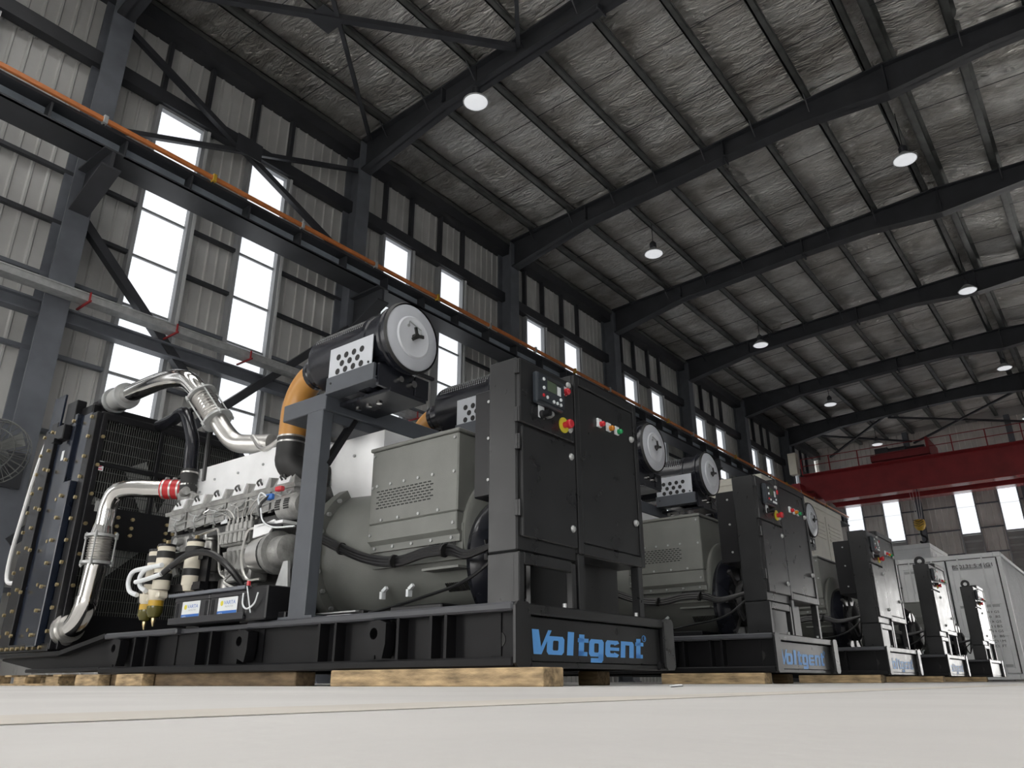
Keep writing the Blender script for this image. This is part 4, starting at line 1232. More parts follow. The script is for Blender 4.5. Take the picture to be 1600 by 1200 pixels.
# turbochargers and pipes above the cover
for xt, yt in ((-7.55, 5.45), (-6.95, 5.3)):
    m2 = MB(); m2.lathe([(0, .12), (.2, .2), (.45, .22), (.5, .13), (.65, .13), (.7, .2), (1, .12)], (xt - .22, yt, 2.80), (xt + .3, yt, 2.80), 22); m2.cyl((xt - .1, yt, 2.80), (xt - .1, yt - .2, 2.66), .07); m2.box(xt - .1, xt + .15, yt - .08, yt + .08, 2.5, 2.68)
    ob('turbocharger', m2, M['cast'], eng)
m2 = MB(); m2.tube([(-7.9, 5.0, 2.80), (-7.6, 4.98, 2.58), (-7.3, 5.02, 2.68)], .03, 8); m2.tube([(-7.2, 5.05, 2.64), (-7.0, 5.03, 2.70), (-6.85, 5.1, 2.62)], .025, 8)
ob('oil_pipe', m2, M['steel'], eng)
# injection pump
mb = MB(); mb.box(-7.56, -7.04, 4.56, 4.78, 1.38, 1.53, .012); mb.box(-7.56, -7.04, 4.52, 4.80, 1.50, 1.53, .006); mb.box(-7.46, -6.98, 4.58, 4.8, 1.0, 1.38, .015)
pmp = ob('injection_pump', mb, M['cast'], eng)
for i in range(6):
    x = -7.50 + i * .083
    m2 = MB(); m2.lathe([(0, .033), (.7, .033), (.75, .02), (1, .02)], (x, 4.60, 1.50), (x, 4.60, 1.66), 12); m2.cyl((x, 4.545, 1.40), (x, 4.545, 1.50), .030, n=10)
    ob('pump_element', m2, M['cast'], eng)
    m2 = MB(); xe = -8.0 + i * .27
    m2.tube([(x, 4.60, 1.65), (x, 4.59, 1.70), (x + .06 + (xe - x) * .4, 4.56, 1.76 + .012 * i), (xe, 4.57, 1.80 + .01 * i), (xe + .02, 4.62, 1.86)], .007, 6)
    ob('injector_pipe', m2, M['steel'], eng)
    m2 = MB(); m2.cyl((x + .06, 4.56, 1.32), (x + .06, 4.60, 1.18), .028, n=8); m2.cyl((x + .05, 4.55, 1.12), (x + .05, 4.62, 1.04), .02, n=8)
    ob('pump_fitting', m2, M['cast'], eng)
for pts in ([(-8.25, 4.62, 1.60), (-8.1, 4.58, 1.56), (-7.75, 4.56, 1.585), (-7.62, 4.56, 1.55), (-7.50, 4.55, 1.15), (-7.42, 4.58, 1.05)], [(-6.95, 4.56, 1.52), (-7.02, 4.52, 1.47), (-7.03, 4.50, 1.20), (-6.93, 4.52, 1.0), (-6.7, 4.52, .98)], [(-7.2, 4.55, 1.1), (-7.3, 4.5, 1.0), (-7.1, 4.5, .92)]):
    m2 = MB(); m2.tube(pts, .014, 6, 4); ob('lube_pipe', m2, M['steel'], eng)
for k, (x, z) in enumerate(((-8.55, 1.55), (-8.35, 1.42), (-8.7, 1.38))):
    m2 = MB(); m2.box(x - .12, x + .12, 4.66, 4.96, z - .08, z + .08, .02); m2.cyl((x, 4.66, z), (x, 4.58, z), .05, n=12); m2.cyl((x + .08, 4.7, z - .2), (x - .02, 4.66, z + .02), .035, n=8)
    ob('thermostat_housing' if k else 'water_pump', m2, M['cast'], eng)
for x in (-8.32, -8.1):
    m2 = MB(); m2.lathe([(0, .08), (.04, .095), (.93, .095), (1, .08)], (x, 4.78, 1.18), (x, 4.78, 1.54), 20); m2.cyl((x, 4.78, 1.54), (x, 4.78, 1.60), .1)
    f_ = ob('oil_filter', m2, M['steel'], eng)
for x in (-8.02, -7.72):
    m2 = MB(); m2.lathe([(0, .075), (.05, .09), (.95, .09), (1, .08)], (x, 4.80, .62), (x, 4.80, 1.08), 20)
    ob('oil_filter', m2, M['black'] if x < -7.9 else M['steel'], eng)
m2 = MB(); m2.box(-7.72, -7.60, 4.63, 4.64, 1.66, 1.83); ob('tie_on_tag', m2, M['label'], eng)
# starter drum, bracket, charging alternator
mb = MB(); mb.lathe([(0, .10), (.06, .17), (.30, .19), (.46, .19)], (-6.95, 4.62, 1.24), (-6.35, 4.62, 1.24), 28); ob('starter_motor', mb, M['steel'], eng)
mb = MB(); mb.lathe([(0, .195), (1, .195)], (-6.69, 4.62, 1.24), (-6.665, 4.62, 1.24), 28); ob('drum_band', mb, M['rubber'], eng)
mb = MB(); mb.lathe([(0, .19), (.1, .215), (.3, .215), (.34, .16), (.9, .16), (1, .10)], (-6.66, 4.62, 1.24), (-6.36, 4.62, 1.24), 28); ob('gear_housing', mb, M['cast'], eng)
mb = MB(); mb.prism([(-6.88, 4.50, 1.50), (-6.55, 4.50, 1.55), (-6.52, 4.50, 1.50), (-6.62, 4.50, 1.42), (-6.88, 4.50, 1.40)], (0, .02, 0)); mb.box(-6.88, -6.4, 4.50, 4.8, 1.50, 1.53); ob('alternator_bracket', mb, M['alu'], eng)
mb = MB(); mb.lathe([(0, .11), (.1, .135), (.9, .135), (1, .1)], (-6.58, 4.62, 1.68), (-6.26, 4.62, 1.68), 22)
chg = ob('charging_alternator', mb, M['cast'], eng)
mb = MB()
for r in range(5):
    a = .1 + r * .17
    for x in (-6.50, -6.36):
        d = Vector((0, -cos(a - .4), sin(a - .4))); p = Vector((x, 4.62, 1.68)) + d * .136
        mb.obox(p, (X, d.cross(X), d), (.04, .008, .003))
ob('cooling_slots', mb, M['seam'], eng, kind='stuff')
ob('terminal_cap', MB().box(-6.6, -6.5, 4.5, 4.56, 1.84, 1.89, .01), M['redlamp'], eng)
ob('wire_loom', MB().tube([(-6.66, 4.48, 1.78), (-6.76, 4.46, 1.84), (-6.80, 4.46, 1.78), (-6.72, 4.45, 1.66), (-6.66, 4.45, 1.54), (-6.5, 4.47, 1.46), (-6.2, 4.5, 1.44)], .009, 6), M['label'], eng)
ob('wire_loom', MB().tube([(-6.64, 4.48, 1.80), (-6.74, 4.45, 1.70), (-6.64, 4.46, 1.52), (-6.4, 4.5, 1.47)], .014, 6), M['hose'], eng)
ob('plug_connector', MB().box(-6.70, -6.60, 4.47, 4.52, 1.76, 1.82, .01), M['label_blue'], eng)
mb = MB(); mb.prism([(-6.55, 4.52, .60), (-6.35, 4.52, 1.12), (-6.28, 4.52, 1.12), (-6.2, 4.52, .60)], (0, .03, 0)); mb.box(-6.62, -6.15, 4.5, 4.75, .58, .61); ob('engine_mount', mb, M['zinc'], eng)
ob('mount_box', MB().box(-6.72, -6.02, 4.36, 4.7, .55, .63, .01), M['black'], eng)
for k, p in enumerate(([(-6.9, 4.5, .95), (-6.75, 4.46, .9), (-6.6, 4.5, .7)], [(-6.55, 4.46, .62), (-6.3, 4.42, .78), (-6.18, 4.42, .85)])):
    ob('drain_hose', MB().tube(p, .02, 8), M['hose'], eng)

# --- radiator
mb = MB()
mb.box(-11.9, -10.8, 4.45, 6.55, .40, 3.50); 
rad = ob('radiator', mb, M['black'], G)
for s in (-1, 1):
    def by(d0, d1):                        # d measured outwards from the side plane
        a = (4.35 - d0) if s < 0 else (6.58 + d0); b = (4.35 - d1) if s < 0 else (6.58 + d1)
        return min(a, b), max(a, b)
    for x0, x1, d, z0, z1, mm in ((-12.42, -12.20, .0, .42, 3.60, 'black'), (-12.18, -11.97, .03, .42, 3.66, 'black'), (-11.95, -11.36, -.02, .42, 3.62, 'blue_black'), (-11.36, -11.27, .05, .42, 3.64, 'blue_black'), (-11.25, -10.92, .0, .42, 3.60, 'blue_black'), (-10.90, -10.72, .02, .42, 3.56, 'black')):
        y0, y1 = by(-.14, d)
        ob('side_channel' if x1 - x0 < .3 else 'side_panel', MB().box(x0, x1, y0, y1, z0, z1, .008), M[mm], rad)
    y0, y1 = by(0, .10)
    ob('lower_panel', MB().box(-11.24, -10.95, y0, y1, .46, 2.60, .01), M['blue_black'], rad)
    ob('base_plate', MB().box(-12.45, -10.74, *by(-.1, .03), .40, .50, .006), M['black'], rad)
    d_ = -1 if s < 0 else 1
    yb_ = (4.35 - .03) if s < 0 else (6.58 + .03)
    pts = []
    for i in range(11):
        z = .62 + i * .285
        pts += [(-12.31, yb_ + .03 * -d_ * 0, z), (-12.07, yb_, z + .04), (-10.81, yb_, z + .02)]
        if i % 2 == 0: pts += [(-11.31, yb_ + d_ * .03, z + .05), (-11.92, yb_, z)]
    pts += [(-12.3 + i * .17, yb_, .45) for i in range(9)] + [(-11.1, yb_ + d_ * .07, .6 + i * .3) for i in range(7)]
    ob('frame_bolts', hexes(MB(), pts, (0, d_, 0), .026, .03), M['brass'], rad, kind='stuff')
mb = MB(); mb.box(-11.72, -11.45, 4.22, 4.34, 3.28, 3.50, .012); mb.box(-11.68, -11.6, 4.18, 4.3, 3.24, 3.30); ob('lifting_bracket', mb, M['black'], rad)
ob('white_tag', MB().box(-11.62, -11.55, 4.328, 4.334, 3.0, 3.14), M['label'], rad)
mb = MB(); mb.box(-12.30, -11.93, 4.33, 4.36, 3.55, 4.09, .004); ob('tank_plate', mb, M['blue_black'], rad)
mb = MB(); mb.box(-11.90, -11.2, 4.45, 6.5, 3.5, 3.82, .02); mb.box(-11.87, -11.55, 4.36, 4.5, 3.55, 3.93, .01); mb.box(-10.9, -10.72, 4.40, 6.55, 3.45, 3.58, .01)
ob('header_tank', mb, M['black'], rad)
# fan shroud and guard on the engine side
mb = MB()
xg = -10.70
for y0, y1, z0, z1 in ((4.40, 4.47, .5, 3.55), (6.48, 6.55, .5, 3.55), (4.4, 6.55, 3.46, 3.55), (4.4, 6.55, 1.72, 2.26), (4.4, 6.55, .42, .85), (5.245, 5.30, 2.2, 3.5), (4.4, 6.55, 2.80, 2.86)):
    mb.box(xg - .03, xg + .03, y0, y1, z0, z1, .005)
ob('fan_shroud', mb, M['black'], rad)
mb = MB()
for i in range(62):
    y = 4.48 + i * .0325
    mb.box(xg - .004, xg + .004, y - .0035, y + .0035, 2.26, 3.46); mb.box(xg - .004, xg + .004, y - .0035, y + .0035, .85, 1.72)
for z in [2.30 + i * .145 for i in range(8)] + [.9 + i * .145 for i in range(6)]:
    mb.box(xg - .008, xg, 4.47, 6.48, z - .004, z + .004)
ob('fan_guard', mb, M['purlin'], rad, kind='stuff')
for i in range(7):
    a = 2 * pi * i / 7 + .35
    u = Vector((0, cos(a), sin(a))); w_ = X.cross(u); c = Vector((-10.78, YC_, 2.05))
    m2 = MB(); m2.prism([c + u * .2 - w_ * .10 + X * .02, c + u * .98 - w_ * .24 + X * .04, c + u * 1.0 + w_ * .06 - X * .03, c + u * .2 + w_ * .10 - X * .02], X * .012)
    ob('fan_blade', m2, M['louver'], rad)
ob('fan_hub', MB().cyl((-10.82, YC_, 2.05), (-10.72, YC_, 2.05), .22, n=24), M['cast_dark'], rad)
pts = [(xg + .03, 4.44, z) for z in (.8, 1.2, 1.6, 2.0, 2.4, 2.8, 3.2)] + [(xg + .03, y, z) for y in (4.85, 5.05, 5.55, 5.65) for z in (1.92, 2.02, 2.14)]
ob('shroud_bolts', hexes(MB(), pts, X, .026, .03), M['brass'], rad, kind='stuff')
wl = ob('warning_label', MB().box(xg + .02, xg + .024, 4.43, 4.535, 2.735, 2.865), M['label'], rad)
ob('warning_symbol', MB().lathe([(0, .036), (1, .036)], (xg + .024, 4.482, 2.815), (xg + .026, 4.482, 2.815), 16), M['pink'], rad)
ob('warning_symbol', MB().lathe([(0, .02), (1, .02)], (xg + .026, 4.482, 2.815), (xg + .028, 4.482, 2.815), 12), M['ink'], rad)
ob('warning_text', MB().box(xg + .024, xg + .026, 4.445, 4.52, 2.745, 2.765), M['pink'], rad)
ob('data_plate', MB().box(xg + .03, xg + .034, 4.52, 4.66, 2.18, 2.32), M['louver'], rad)

# --- coolant and charge-air pipes
up = [(-11.35, 4.62, 3.86), (-10.99, 4.65, 3.86), (-10.2, 4.65, 3.87), (-9.62, 4.67, 3.86), (-9.20, 4.73, 3.78), (-8.92, 4.80, 3.55), (-8.70, 4.88, 3.28), (-8.52, 5.0, 2.98), (-8.36, 5.08, 2.83), (-8.1, 5.16, 2.78), (-7.85, 5.24, 2.76)]
mb = MB(); mb.tube(up[1:7], .122, 22, 8)
pu = ob('charge_air_pipe', mb, M['chrome'], G)
mb = MB(); mb.tube(up[6:], .118, 20, 8); ob('cast_elbow', mb, M['steel'], pu)
mb = MB(); mb.tube(up[:2], [.09, .115], 18); mb.tube([(-11.3, 4.62, 3.7), (-11.35, 4.62, 3.86)], .12, 14); ob('tank_neck', mb, M['black'], pu)
def bellows(mb, a, b, r, n):
    pr = []
    for i in range(n * 2 + 1): pr.append((i / (n * 2), r if i % 2 else r * .86))
    mb.lathe(pr, a, b, 24)
mb = MB(); bellows(mb, (-10.98, 4.65, 3.86), (-10.66, 4.65, 3.865), .165, 2); ob('flex_joint', mb, M['louver'], pu)
for x in (-10.98, -10.66):
    ob('pipe_flange', MB().lathe([(0, .19), (1, .19)], (x - .03, 4.65, 3.86), (x + .03, 4.65, 3.862), 24), M['zinc'], pu)
p0, p1 = Vector((-8.885, 4.815, 3.50)), Vector((-8.62, 4.93, 3.14))
d = (p1 - p0).normalized()
mb = MB(); bellows(mb, p0, p1, .145, 9); ob('bellows', mb, M['steel'], pu)
def flange(mb, c, d, r, t=.03): mb.lathe([(0, r), (1, r)], Vector(c) - d * t / 2, Vector(c) + d * t / 2, 22)
for c in (p0, p1):
    mb = MB(); flange(mb, c, d, .195); ob('pipe_flange', mb, M['zinc'], pu)
u = d.cross(Z).normalized(); v = d.cross(u)
mb = MB()
for k in range(4):
    a = pi / 4 + k * pi / 2; q = (u * cos(a) + v * sin(a)) * .185
    mb.cyl(p0 + q - d * .05, p1 + q + d * .05, .011, n=6)
    for c in (p0, p1): mb.cyl(c + q - d * .03, c + q + d * .03, .024, n=6)
ob('tie_rod', mb, M['zinc'], pu, kind='stuff')
lo = [(-9.2, 5.15, 2.36), (-9.36, 5.02, 2.37), (-9.7, 4.78, 2.385), (-9.98, 4.60, 2.40), (-10.14, 4.52, 2.345), (-10.22, 4.5, 2.18), (-10.235, 4.5, 2.0), (-10.245, 4.5, 1.82)]
mb = MB(); mb.tube(lo, .115, 22, 8); mb.tube([(-10.245, 4.5, 1.95), (-10.25, 4.5, 1.80)], [.115, .145], 22)
pl = ob('coolant_pipe', mb, M['chrome'], G)
mb = MB(); mb.tube([(-10.25, 4.5, 1.44), (-10.28, 4.5, 1.25), (-10.31, 4.5, 1.02)], .128, 22, 6)
mb.tube([(-10.31, 4.5, 1.04), (-10.33, 4.5, .92), (-10.42, 4.5, .78), (-10.55, 4.5, .70), (-10.74, 4.5, .66)], .138, 22, 8); ob('lower_elbow', mb, M['chrome'], pl)
mb = MB(); bellows(mb, (-10.25, 4.5, 1.78), (-10.25, 4.5, 1.46), .145, 10); ob('bellows', mb, M['steel'], pl)
for z in (1.79, 1.45):
    mb = MB(); mb.lathe([(0, .19), (1, .19)], (-10.25, 4.5, z - .016), (-10.25, 4.5, z + .016), 22); ob('pipe_flange', mb, M['zinc'], pl)
mb = MB()
for k in range(4):
    a = pi / 4 + k * pi / 2; q = Vector((cos(a), sin(a), 0)) * .185
    c = Vector((-10.25, 4.5, 0)) + q
    mb.cyl(c + Z * 1.40, c + Z * 1.84, .012, n=6)
    for z in (1.45, 1.79): mb.cyl(c + Z * (z - .035), c + Z * (z + .035), .024, n=6)
ob('tie_rod', mb, M['zinc'], pl, kind='stuff')
mb = MB(); mb.lathe([(0, .20), (.3, .20), (.35, .17), (1, .17)], (-10.74, 4.5, .66), (-10.60, 4.5, .68), 24); ob('pipe_flange', mb, M['steel'], pl)
mb = MB(); mb.tube([(-9.58, 4.865, 2.379), (-9.36, 5.02, 2.37)], .128, 20); rc_ = ob('red_coupling', mb, M['red_sil'], pl)
for t_ in (.12, .5, .88):
    c = Vector((-9.58, 4.865, 2.379)).lerp(Vector((-9.36, 5.02, 2.37)), t_); dd = Vector((.22, .155, -.009)).normalized()
    mb = MB(); mb.lathe([(0, .133), (1, .133)], c - dd * .012, c + dd * .012, 20); mb.box(c.x - .02, c.x + .02, c.y - .02, c.y + .02, c.z + .10, c.z + .155)
    ob('hose_clamp', mb, M['steel'], pl)
mb = MB(); mb.tube([(-10.72, 5.22, 3.56), (-10.1, 5.1, 3.50), (-9.72, 5.0, 3.48), (-9.5, 4.96, 3.42), (-9.28, 4.92, 3.2), (-9.1, 4.9, 2.94), (-9.07, 4.9, 2.7), (-9.04, 4.9, 2.5)], .085, 16, 6)
pb = ob('vent_pipe', mb, M['gloss_black'], G)
mb = MB(); mb.tube([(-9.05, 4.9, 2.55), (-9.02, 4.9, 2.22)], .10, 16); ob('rubber_coupling', mb, M['rubber'], pb)
for z in (2.52, 2.36):
    mb = MB(); mb.cyl((-9.04, 4.9, z), (-9.04, 4.9, z - .02), .106, n=18); ob('hose_clamp', mb, M['steel'], pb)
mb = MB(); mb.tube([(-9.7, 5.0, 3.46), (-9.3, 5.05, 3.5), (-9.0, 5.05, 3.3), (-8.88, 5.0, 2.9), (-8.85, 5.0, 2.4)], .035, 10); ob('vent_hose', mb, M['hose'], pb)
mb = MB(); mb.cyl((-9.03, 4.9, 2.24), (-9.0, 4.9, 2.1), .11, n=16); mb.box(-9.0, -8.72, 4.78, 5.0, 2.05, 2.2, .02); mb.cyl((-8.85, 4.75, 2.2), (-8.7, 4.7, 2.2), .05)
ob('water_outlet', mb, M['cast'], pb)
mb = MB(); mb.tube([(-12.35, 4.42, 3.52), (-12.52, 4.42, 3.45), (-12.68, 4.42, 3.0), (-12.82, 4.42, 2.3), (-12.9, 4.42, 1.75), (-12.82, 4.42, 1.42), (-12.45, 4.42, 1.36)], .03, 8, 6)
ob('overflow_hose', mb, M['whitehose'], rad)

# --- fuel filters
mb = MB(); mb.box(-8.75, -7.75, 4.50, 4.56, .96, 1.04); mb.box(-8.7, -7.8, 4.52, 4.6, 1.28, 1.4); mb.box(-8.0, -7.75, 4.56, 4.60, .55, 1.3)
ff = ob('fuel_filter_set', mb, M['black'], G)
for x, y, zo in ((-8.66, 4.46, -.02), (-8.36, 4.40, 0), (-7.98, 4.52, .03)):
    m2 = MB(); m2.lathe([(0, .085), (.03, .092), (.97, .092), (1, .085)], (x, y, .98 + zo), (x, y, 1.45 + zo), 22); ob('canister', m2, M['cream'], ff)
    m2 = MB(); m2.lathe([(0, .06), (.1, .096), (.9, .096), (1, .06)], (x, y, 1.445 + zo), (x, y, 1.475 + zo), 22); ob('canister_lid', m2, M['black'], ff)
    for za in (1.32, 1.08):
        m2 = MB(); m2.cyl((x, y, za + zo), (x, y, za + .075 + zo), .095, n=22); ob('black_band', m2, M['rubber'], ff)
    m2 = MB(); m2.box(x - .01, x + .03, y - .015, y + .015, 1.47 + zo, 1.52 + zo); ob('bleed_screw', m2, M['brass'], ff)
    if x < -8.2:
        m2 = MB(); m2.lathe([(0, .06), (.2, .085), (.8, .10), (1, .10)], (x - .05, y, .86 + zo), (x - .04, y, .98 + zo), 20); m2.box(x - .14, x + .08, y - .06, y + .06, .89 + zo, .96 + zo, .015); ob('filter_head', m2, M['cream'], ff)
        m2 = MB(); m2.lathe([(0, .07), (.2, .08), (1, .08)], (x - .05, y, .80 + zo), (x - .05, y, .87 + zo), 20); ob('bowl_ring', m2, M['yellow'], ff)
        m2 = MB(); m2.lathe([(0, .025), (.12, .06), (.5, .085), (1, .085)], (x - .05, y, .685 + zo), (x - .05, y, .81 + zo), 20); ob('glass_bowl', m2, M['amber_glass'], ff)
        m2 = MB(); m2.lathe([(0, .008), (.3, .014), (.6, .022), (1, .022)], (x - .04, y, .60 + zo), (x - .05, y, .69 + zo), 10); ob('drain_cock', m2, M['brass'], ff)
    else:
        m2 = MB(); m2.lathe([(0, .06), (1, .085)], (x, y, .92 + zo), (x, y, 1.0 + zo), 18); ob('filter_head', m2, M['cream'], ff)
for pts in ([(-8.78, 4.36, .95), (-8.92, 4.34, 1.0), (-8.97, 4.33, 1.11), (-8.88, 4.32, 1.21), (-8.6, 4.30, 1.22), (-8.22, 4.30, 1.225)], [(-8.5, 4.31, .97), (-8.62, 4.30, 1.03), (-8.64, 4.29, 1.13), (-8.55, 4.29, 1.20), (-8.4, 4.29, 1.22)], [(-8.7, 4.28, 1.08), (-8.45, 4.27, 1.09), (-8.15, 4.27, 1.12)]):
    ob('fuel_pipe', MB().tube(pts, .026, 8), M['label'], ff)
ob('fuel_hose', MB().tube([(-8.1, 4.27, 1.13), (-7.95, 4.28, 1.20), (-7.7, 4.30, 1.29), (-7.4, 4.36, 1.28), (-7.2, 4.45, 1.15), (-7.1, 4.6, .95), (-7.1, 4.7, .8)], .034, 10), M['hose'], ff)
ob('hose_end', MB().tube([(-8.2, 4.27, 1.11), (-7.98, 4.28, 1.185)], [.022, .034], 10), M['zinc'], ff)
# --- battery tray
mb = MB(); mb.box(-7.72, -6.42, 4.20, 4.66, .575, .60, .004); mb.box(-7.72, -6.42, 4.19, 4.205, .575, .635, .003)
bt = ob('battery_tray', mb, M['batt'], G)
mb = MB(); mb.bar((-7.76, 4.21, .857), (-6.42, 4.21, .857), .06, .03)
ob('clamp_bar', mb, M['frame_blue'], bt)
ob('end_cover', MB().box(-6.42, -6.12, 4.22, 4.6, .56, .86, .012), M['black'], bt)
mb = MB(); mb.tube([(-6.40, 4.19, .86), (-6.30, 4.19, .62)], .006, 6); mb.tube([(-6.43, 4.18, .80), (-6.42, 4.18, .70), (-6.33, 4.17, .655), (-6.24, 4.18, .70), (-6.20, 4.18, .79)], .008, 6)
ob('clamp_rod', mb, M['label'], bt)
ob('terminal_nut', hexes(MB(), [(-6.41, 4.21, .87)], Z, .02, .04), M['redlamp'], bt)
# terminal cap side straps done; machine one is complete

# ------------------------------------------------------------------ the other generators in the row
props(G, 'nearest black diesel generator set, engine and radiator in full view', 'generator', 'diesel generator sets in a row')
ENG_HIDE = {'fuel_line', 'injector_pipe', 'pump_fitting', 'pump_element', 'lifting_loop', 'lube_pipe', 'injector_housing'}
labels = ['second black diesel generator set, its pair of air filters showing past the first cabinet',
          'third black diesel generator set, cream enclosure rising behind its cabinet',
          'fourth black diesel generator set, an eye plate on top of its cabinet',
          'farthest black diesel generator set, in front of the white shipping container']
def dup_all(o, parent, skip):
    c = o.copy(); COL.objects.link(c); c.parent = parent
    for ch in list(o.children):
        if ch.name.split('.')[0] not in skip: dup_all(ch, c, skip)
    return c
gens = [G]
PLACES = [(.04, 4.78, .0), (.08, 9.62, .0), (.04, 14.75, .0), (.06, 20.28, .0)]
for i, (dx, dy, dz) in enumerate(PLACES):
    g = G.copy(); COL.objects.link(g)
    g.location = G.location + Vector((dx, dy, dz))
    g['label'] = labels[i]
    gens.append(g)
    _org[g.name] = Vector(g.location)
    for ch in list(G.children):
        nm = ch.name.split('.')[0]
        if i >= 2 and nm in ('air_filter', 'fuel_filter_set', 'battery_tray', 'charge_air_pipe', 'coolant_pipe', 'vent_pipe', 'support_frame'): continue
        if nm in ('fuel_filter_set', 'battery_tray'): continue
        skip = set(ENG_HIDE)
        if i >= 2: skip |= {'rear_box', 'rear_box_screws'}
        if i == 3: skip |= {'name_lettering'}
        dup_all(ch, g, skip)
def eye_plate(g, dx, dy):
    mb = MB()
    mb.lathe([(0, .10), (1, .10)], (-3.6 + dx, 4.62 + dy, 2.52), (-3.56 + dx, 4.62 + dy, 2.52), 18)
    mb.box(-3.6 + dx, -3.56 + dx, 4.52 + dy, 4.72 + dy, 2.44, 2.52)
    o = ob('lifting_eye', mb, M['black'], g)
    m2 = MB(); m2.cyl((-3.605 + dx, 4.62 + dy, 2.53), (-3.555 + dx, 4.62 + dy, 2.53), .045, n=14); ob('eye_hole', m2, M['white_dark'], o) if False else None
def eye_ring(g, dx, dy):
    mb = MB(); c = Vector((-3.58 + dx, 4.62 + dy, 2.53))
    for r0, r1 in ((.05, .11),):
        n = 20; vs = []; fs = []
        for xq in (-.02, .02):
            for i in range(n):
                a = 2 * pi * i / n
                vs.append(c + Vector((cos(a) * r0, xq, sin(a) * r0)))
                vs.append(c + Vector((cos(a) * r1, xq, max(sin(a) * r1, -.09))))
        for i in range(n):
            j = (i + 1) % n
            fs += [(2 * i, 2 * j, 2 * j + 1, 2 * i + 1), (2 * n + 2 * i, 2 * n + 2 * i + 1, 2 * n + 2 * j + 1, 2 * n + 2 * j), (2 * i, 2 * n + 2 * i, 2 * n + 2 * j, 2 * j), (2 * i + 1, 2 * j + 1, 2 * n + 2 * j + 1, 2 * n + 2 * i + 1)]
        mb.add(vs, fs)
    ob('lifting_eye', mb, M['black'], g)
eye_ring(gens[3], *PLACES[2][:2]); eye_ring(gens[4], *PLACES[3][:2])

# --- batteries (they lift out of the tray)
def battery(x0, x1, label):
    t = empty('car_battery', ((x0 + x1) / 2, 4.44, .60), label, 'battery', 'starter batteries on the first generator')
    mb = MB(); mb.box(x0, x1, 4.235, 4.64, .601, .80, .010); mb.box(x0 - .004, x1 + .004, 4.23, 4.645, .79, .842, .010)
    c = ob('case', mb, M['batt'], t)
    m2 = MB()
    for x in (x0 + .04, x1 - .05):
        for k in range(3): m2.box(x + k * .018 - .004, x + k * .018 + .004, 4.229, 4.236, .61, .78)
    ob('case_rib', m2, M['batt'], t, kind='stuff')
    xm = (x0 + x1) / 2
    w_ = .30
    a, b = xm - .15, xm + .17
    lb = ob('label', MB().box(a, b, 4.226, 4.232, .622, .788), M['label'], t)
    ob('label_band', MB().box(a, b, 4.2245, 4.2265, .622, .665), M['label_blue'], lb)
    ob('label_lettering', text_mb('VARTA', .05, (a + .10, 4.2255, .722), X, Z, .0006, .19), M['label_blue'], lb)
    ob('label_lettering', text_mb('PROMOTIVE', .022, (a + .125, 4.2255, .695), X, Z, .0006, .13), M['louver'], lb)
    ob('label_emblem', MB().lathe([(0, .024), (1, .024)], (a + .065, 4.2255, .735), (a + .065, 4.2240, .735), 14), M['yellowp'], lb)
    ob('label_lettering', text_mb('VARTA', .022, (a + .02, 4.2242, .636), X, Z, .0006, .07), M['label'], lb)
    return t
battery(-7.70, -7.08, 'black starter battery beside the fuel filters')
battery(-7.06, -6.44, 'black starter battery beside the grey upright post')

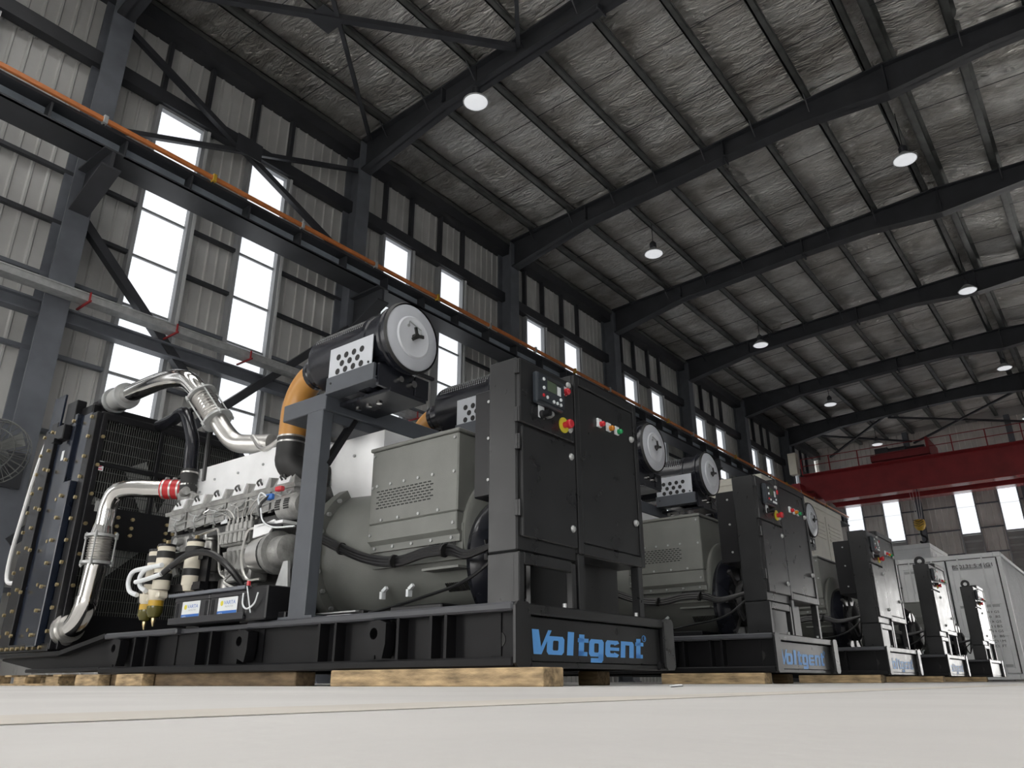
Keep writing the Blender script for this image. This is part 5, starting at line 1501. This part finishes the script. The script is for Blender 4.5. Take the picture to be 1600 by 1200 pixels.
# ------------------------------------------------------------------ timber under the machines
def sleeper(x0, x1, y0, y1, label, group=None, m='wood', z1=.12):
    mb = MB(); mb.box(x0, x1, y0, y1, 0, z1, .008)
    o = ob('timber_sleeper', mb, M[m], None, label, 'timber', group)
    return o
ords = ['first', 'second', 'third', 'fourth', 'fifth']
near = ['under the near corner of the first generator', 'under the near corner of the second generator', 'under the near corner of the third generator', 'under the near corner of the fourth generator', 'under the near corner of the farthest generator']
offs = [(0, 0, 0)] + PLACES
S0 = None
for i, (dx, dy, dz) in enumerate(offs):
    if S0 is None:
        S0 = sleeper(-5.20, -3.09, 4.26, 4.50, 'pale timber sleeper ' + near[i], 'timber sleepers under the generators')
        S1 = sleeper(-4.17, -3.96, 6.30, 6.52, 'short timber block under the far front corner of the first generator', 'timber blocks under the generators', m='wood')
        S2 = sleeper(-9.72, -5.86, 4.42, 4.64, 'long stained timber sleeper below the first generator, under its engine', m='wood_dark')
    else:
        S0b = sleeper(-4.80, -3.50, 4.26, 4.50, '', 'timber sleepers under the generators') if i == 1 else S0b
        if i == 1: sl2 = S0b
        for s_, lb in ((S0b, 'pale timber sleeper ' + near[i]), (S1, 'short timber block under the far front corner of the %s generator' % (ords[i] if i < 4 else 'farthest'))):
            if i == 1 and s_ is S0b:
                c = s_; base_ = Vector(s_.location)
            else:
                c = s_.copy(); COL.objects.link(c)
            c.location = (base_ if s_ is S0b else Vector(s_.location)) + Vector((dx, dy, 0)); c['label'] = lb; c['category'] = 'timber'
for k, x in enumerate((-9.70, -8.75)):
    mb = MB(); mb.box(x, x + .55, 4.27, 4.41, 0, .119, .008)
    ob('timber_block', mb, M['wood'], None, ['pale timber block under the skid where the radiator deck steps up', 'timber block below the fuel filters under the first skid'][k], 'timber')
# pallet at the edge of the picture
t = empty('wooden_pallet', (-11.6, 4.6, 0), 'wooden pallet under the radiator end of the first generator', 'pallet')
for i in range(3):
    for j in range(2):
        ob('block', MB().box(-12.6 + i * .95, -12.25 + i * .95, 4.36 + j * .7, 4.55 + j * .7, .025, .105, .004), M['wood'], t)
for i in range(4):
    ob('deck_board', MB().box(-12.6 + i * .72, -12.38 + i * .72, 4.33, 5.3, .105, .128, .003), M['wood'], t)
for j in range(2):
    ob('bottom_board', MB().box(-12.6, -10.3, 4.36 + j * .7, 4.55 + j * .7, 0, .025, .003), M['wood'], t)
# steel tube lying on the floor between the sleepers
mb = MB(); mb.lathe([(0, .034), (1, .034)], (-6.05, 5.0, .034), (-4.7, 5.0, .034), 14); mb.lathe([(0, .028), (1, .028)], (-6.06, 5.0, .034), (-6.04, 5.0, .034), 14)
ob('steel_pipe', mb, M['steel'], None, 'bright steel pipe lying on the floor beneath the first generator', 'pipe')

ob('paper_scrap', MB().prism([(-2.05, 4.0, 0), (-1.99, 4.02, .004), (-1.97, 3.97, .012), (-2.03, 3.94, .006)], (0, 0, .004)), M['label'], None, 'tiny white scrap lying on the floor before the second generator', 'scrap')
# ------------------------------------------------------------------ bring the plan to metres
for me in bpy.data.meshes:
    me.transform(Matrix.Scale(S, 4))
for o in bpy.data.objects:
    if o.type != 'CAMERA':
        o.location = o.location * S
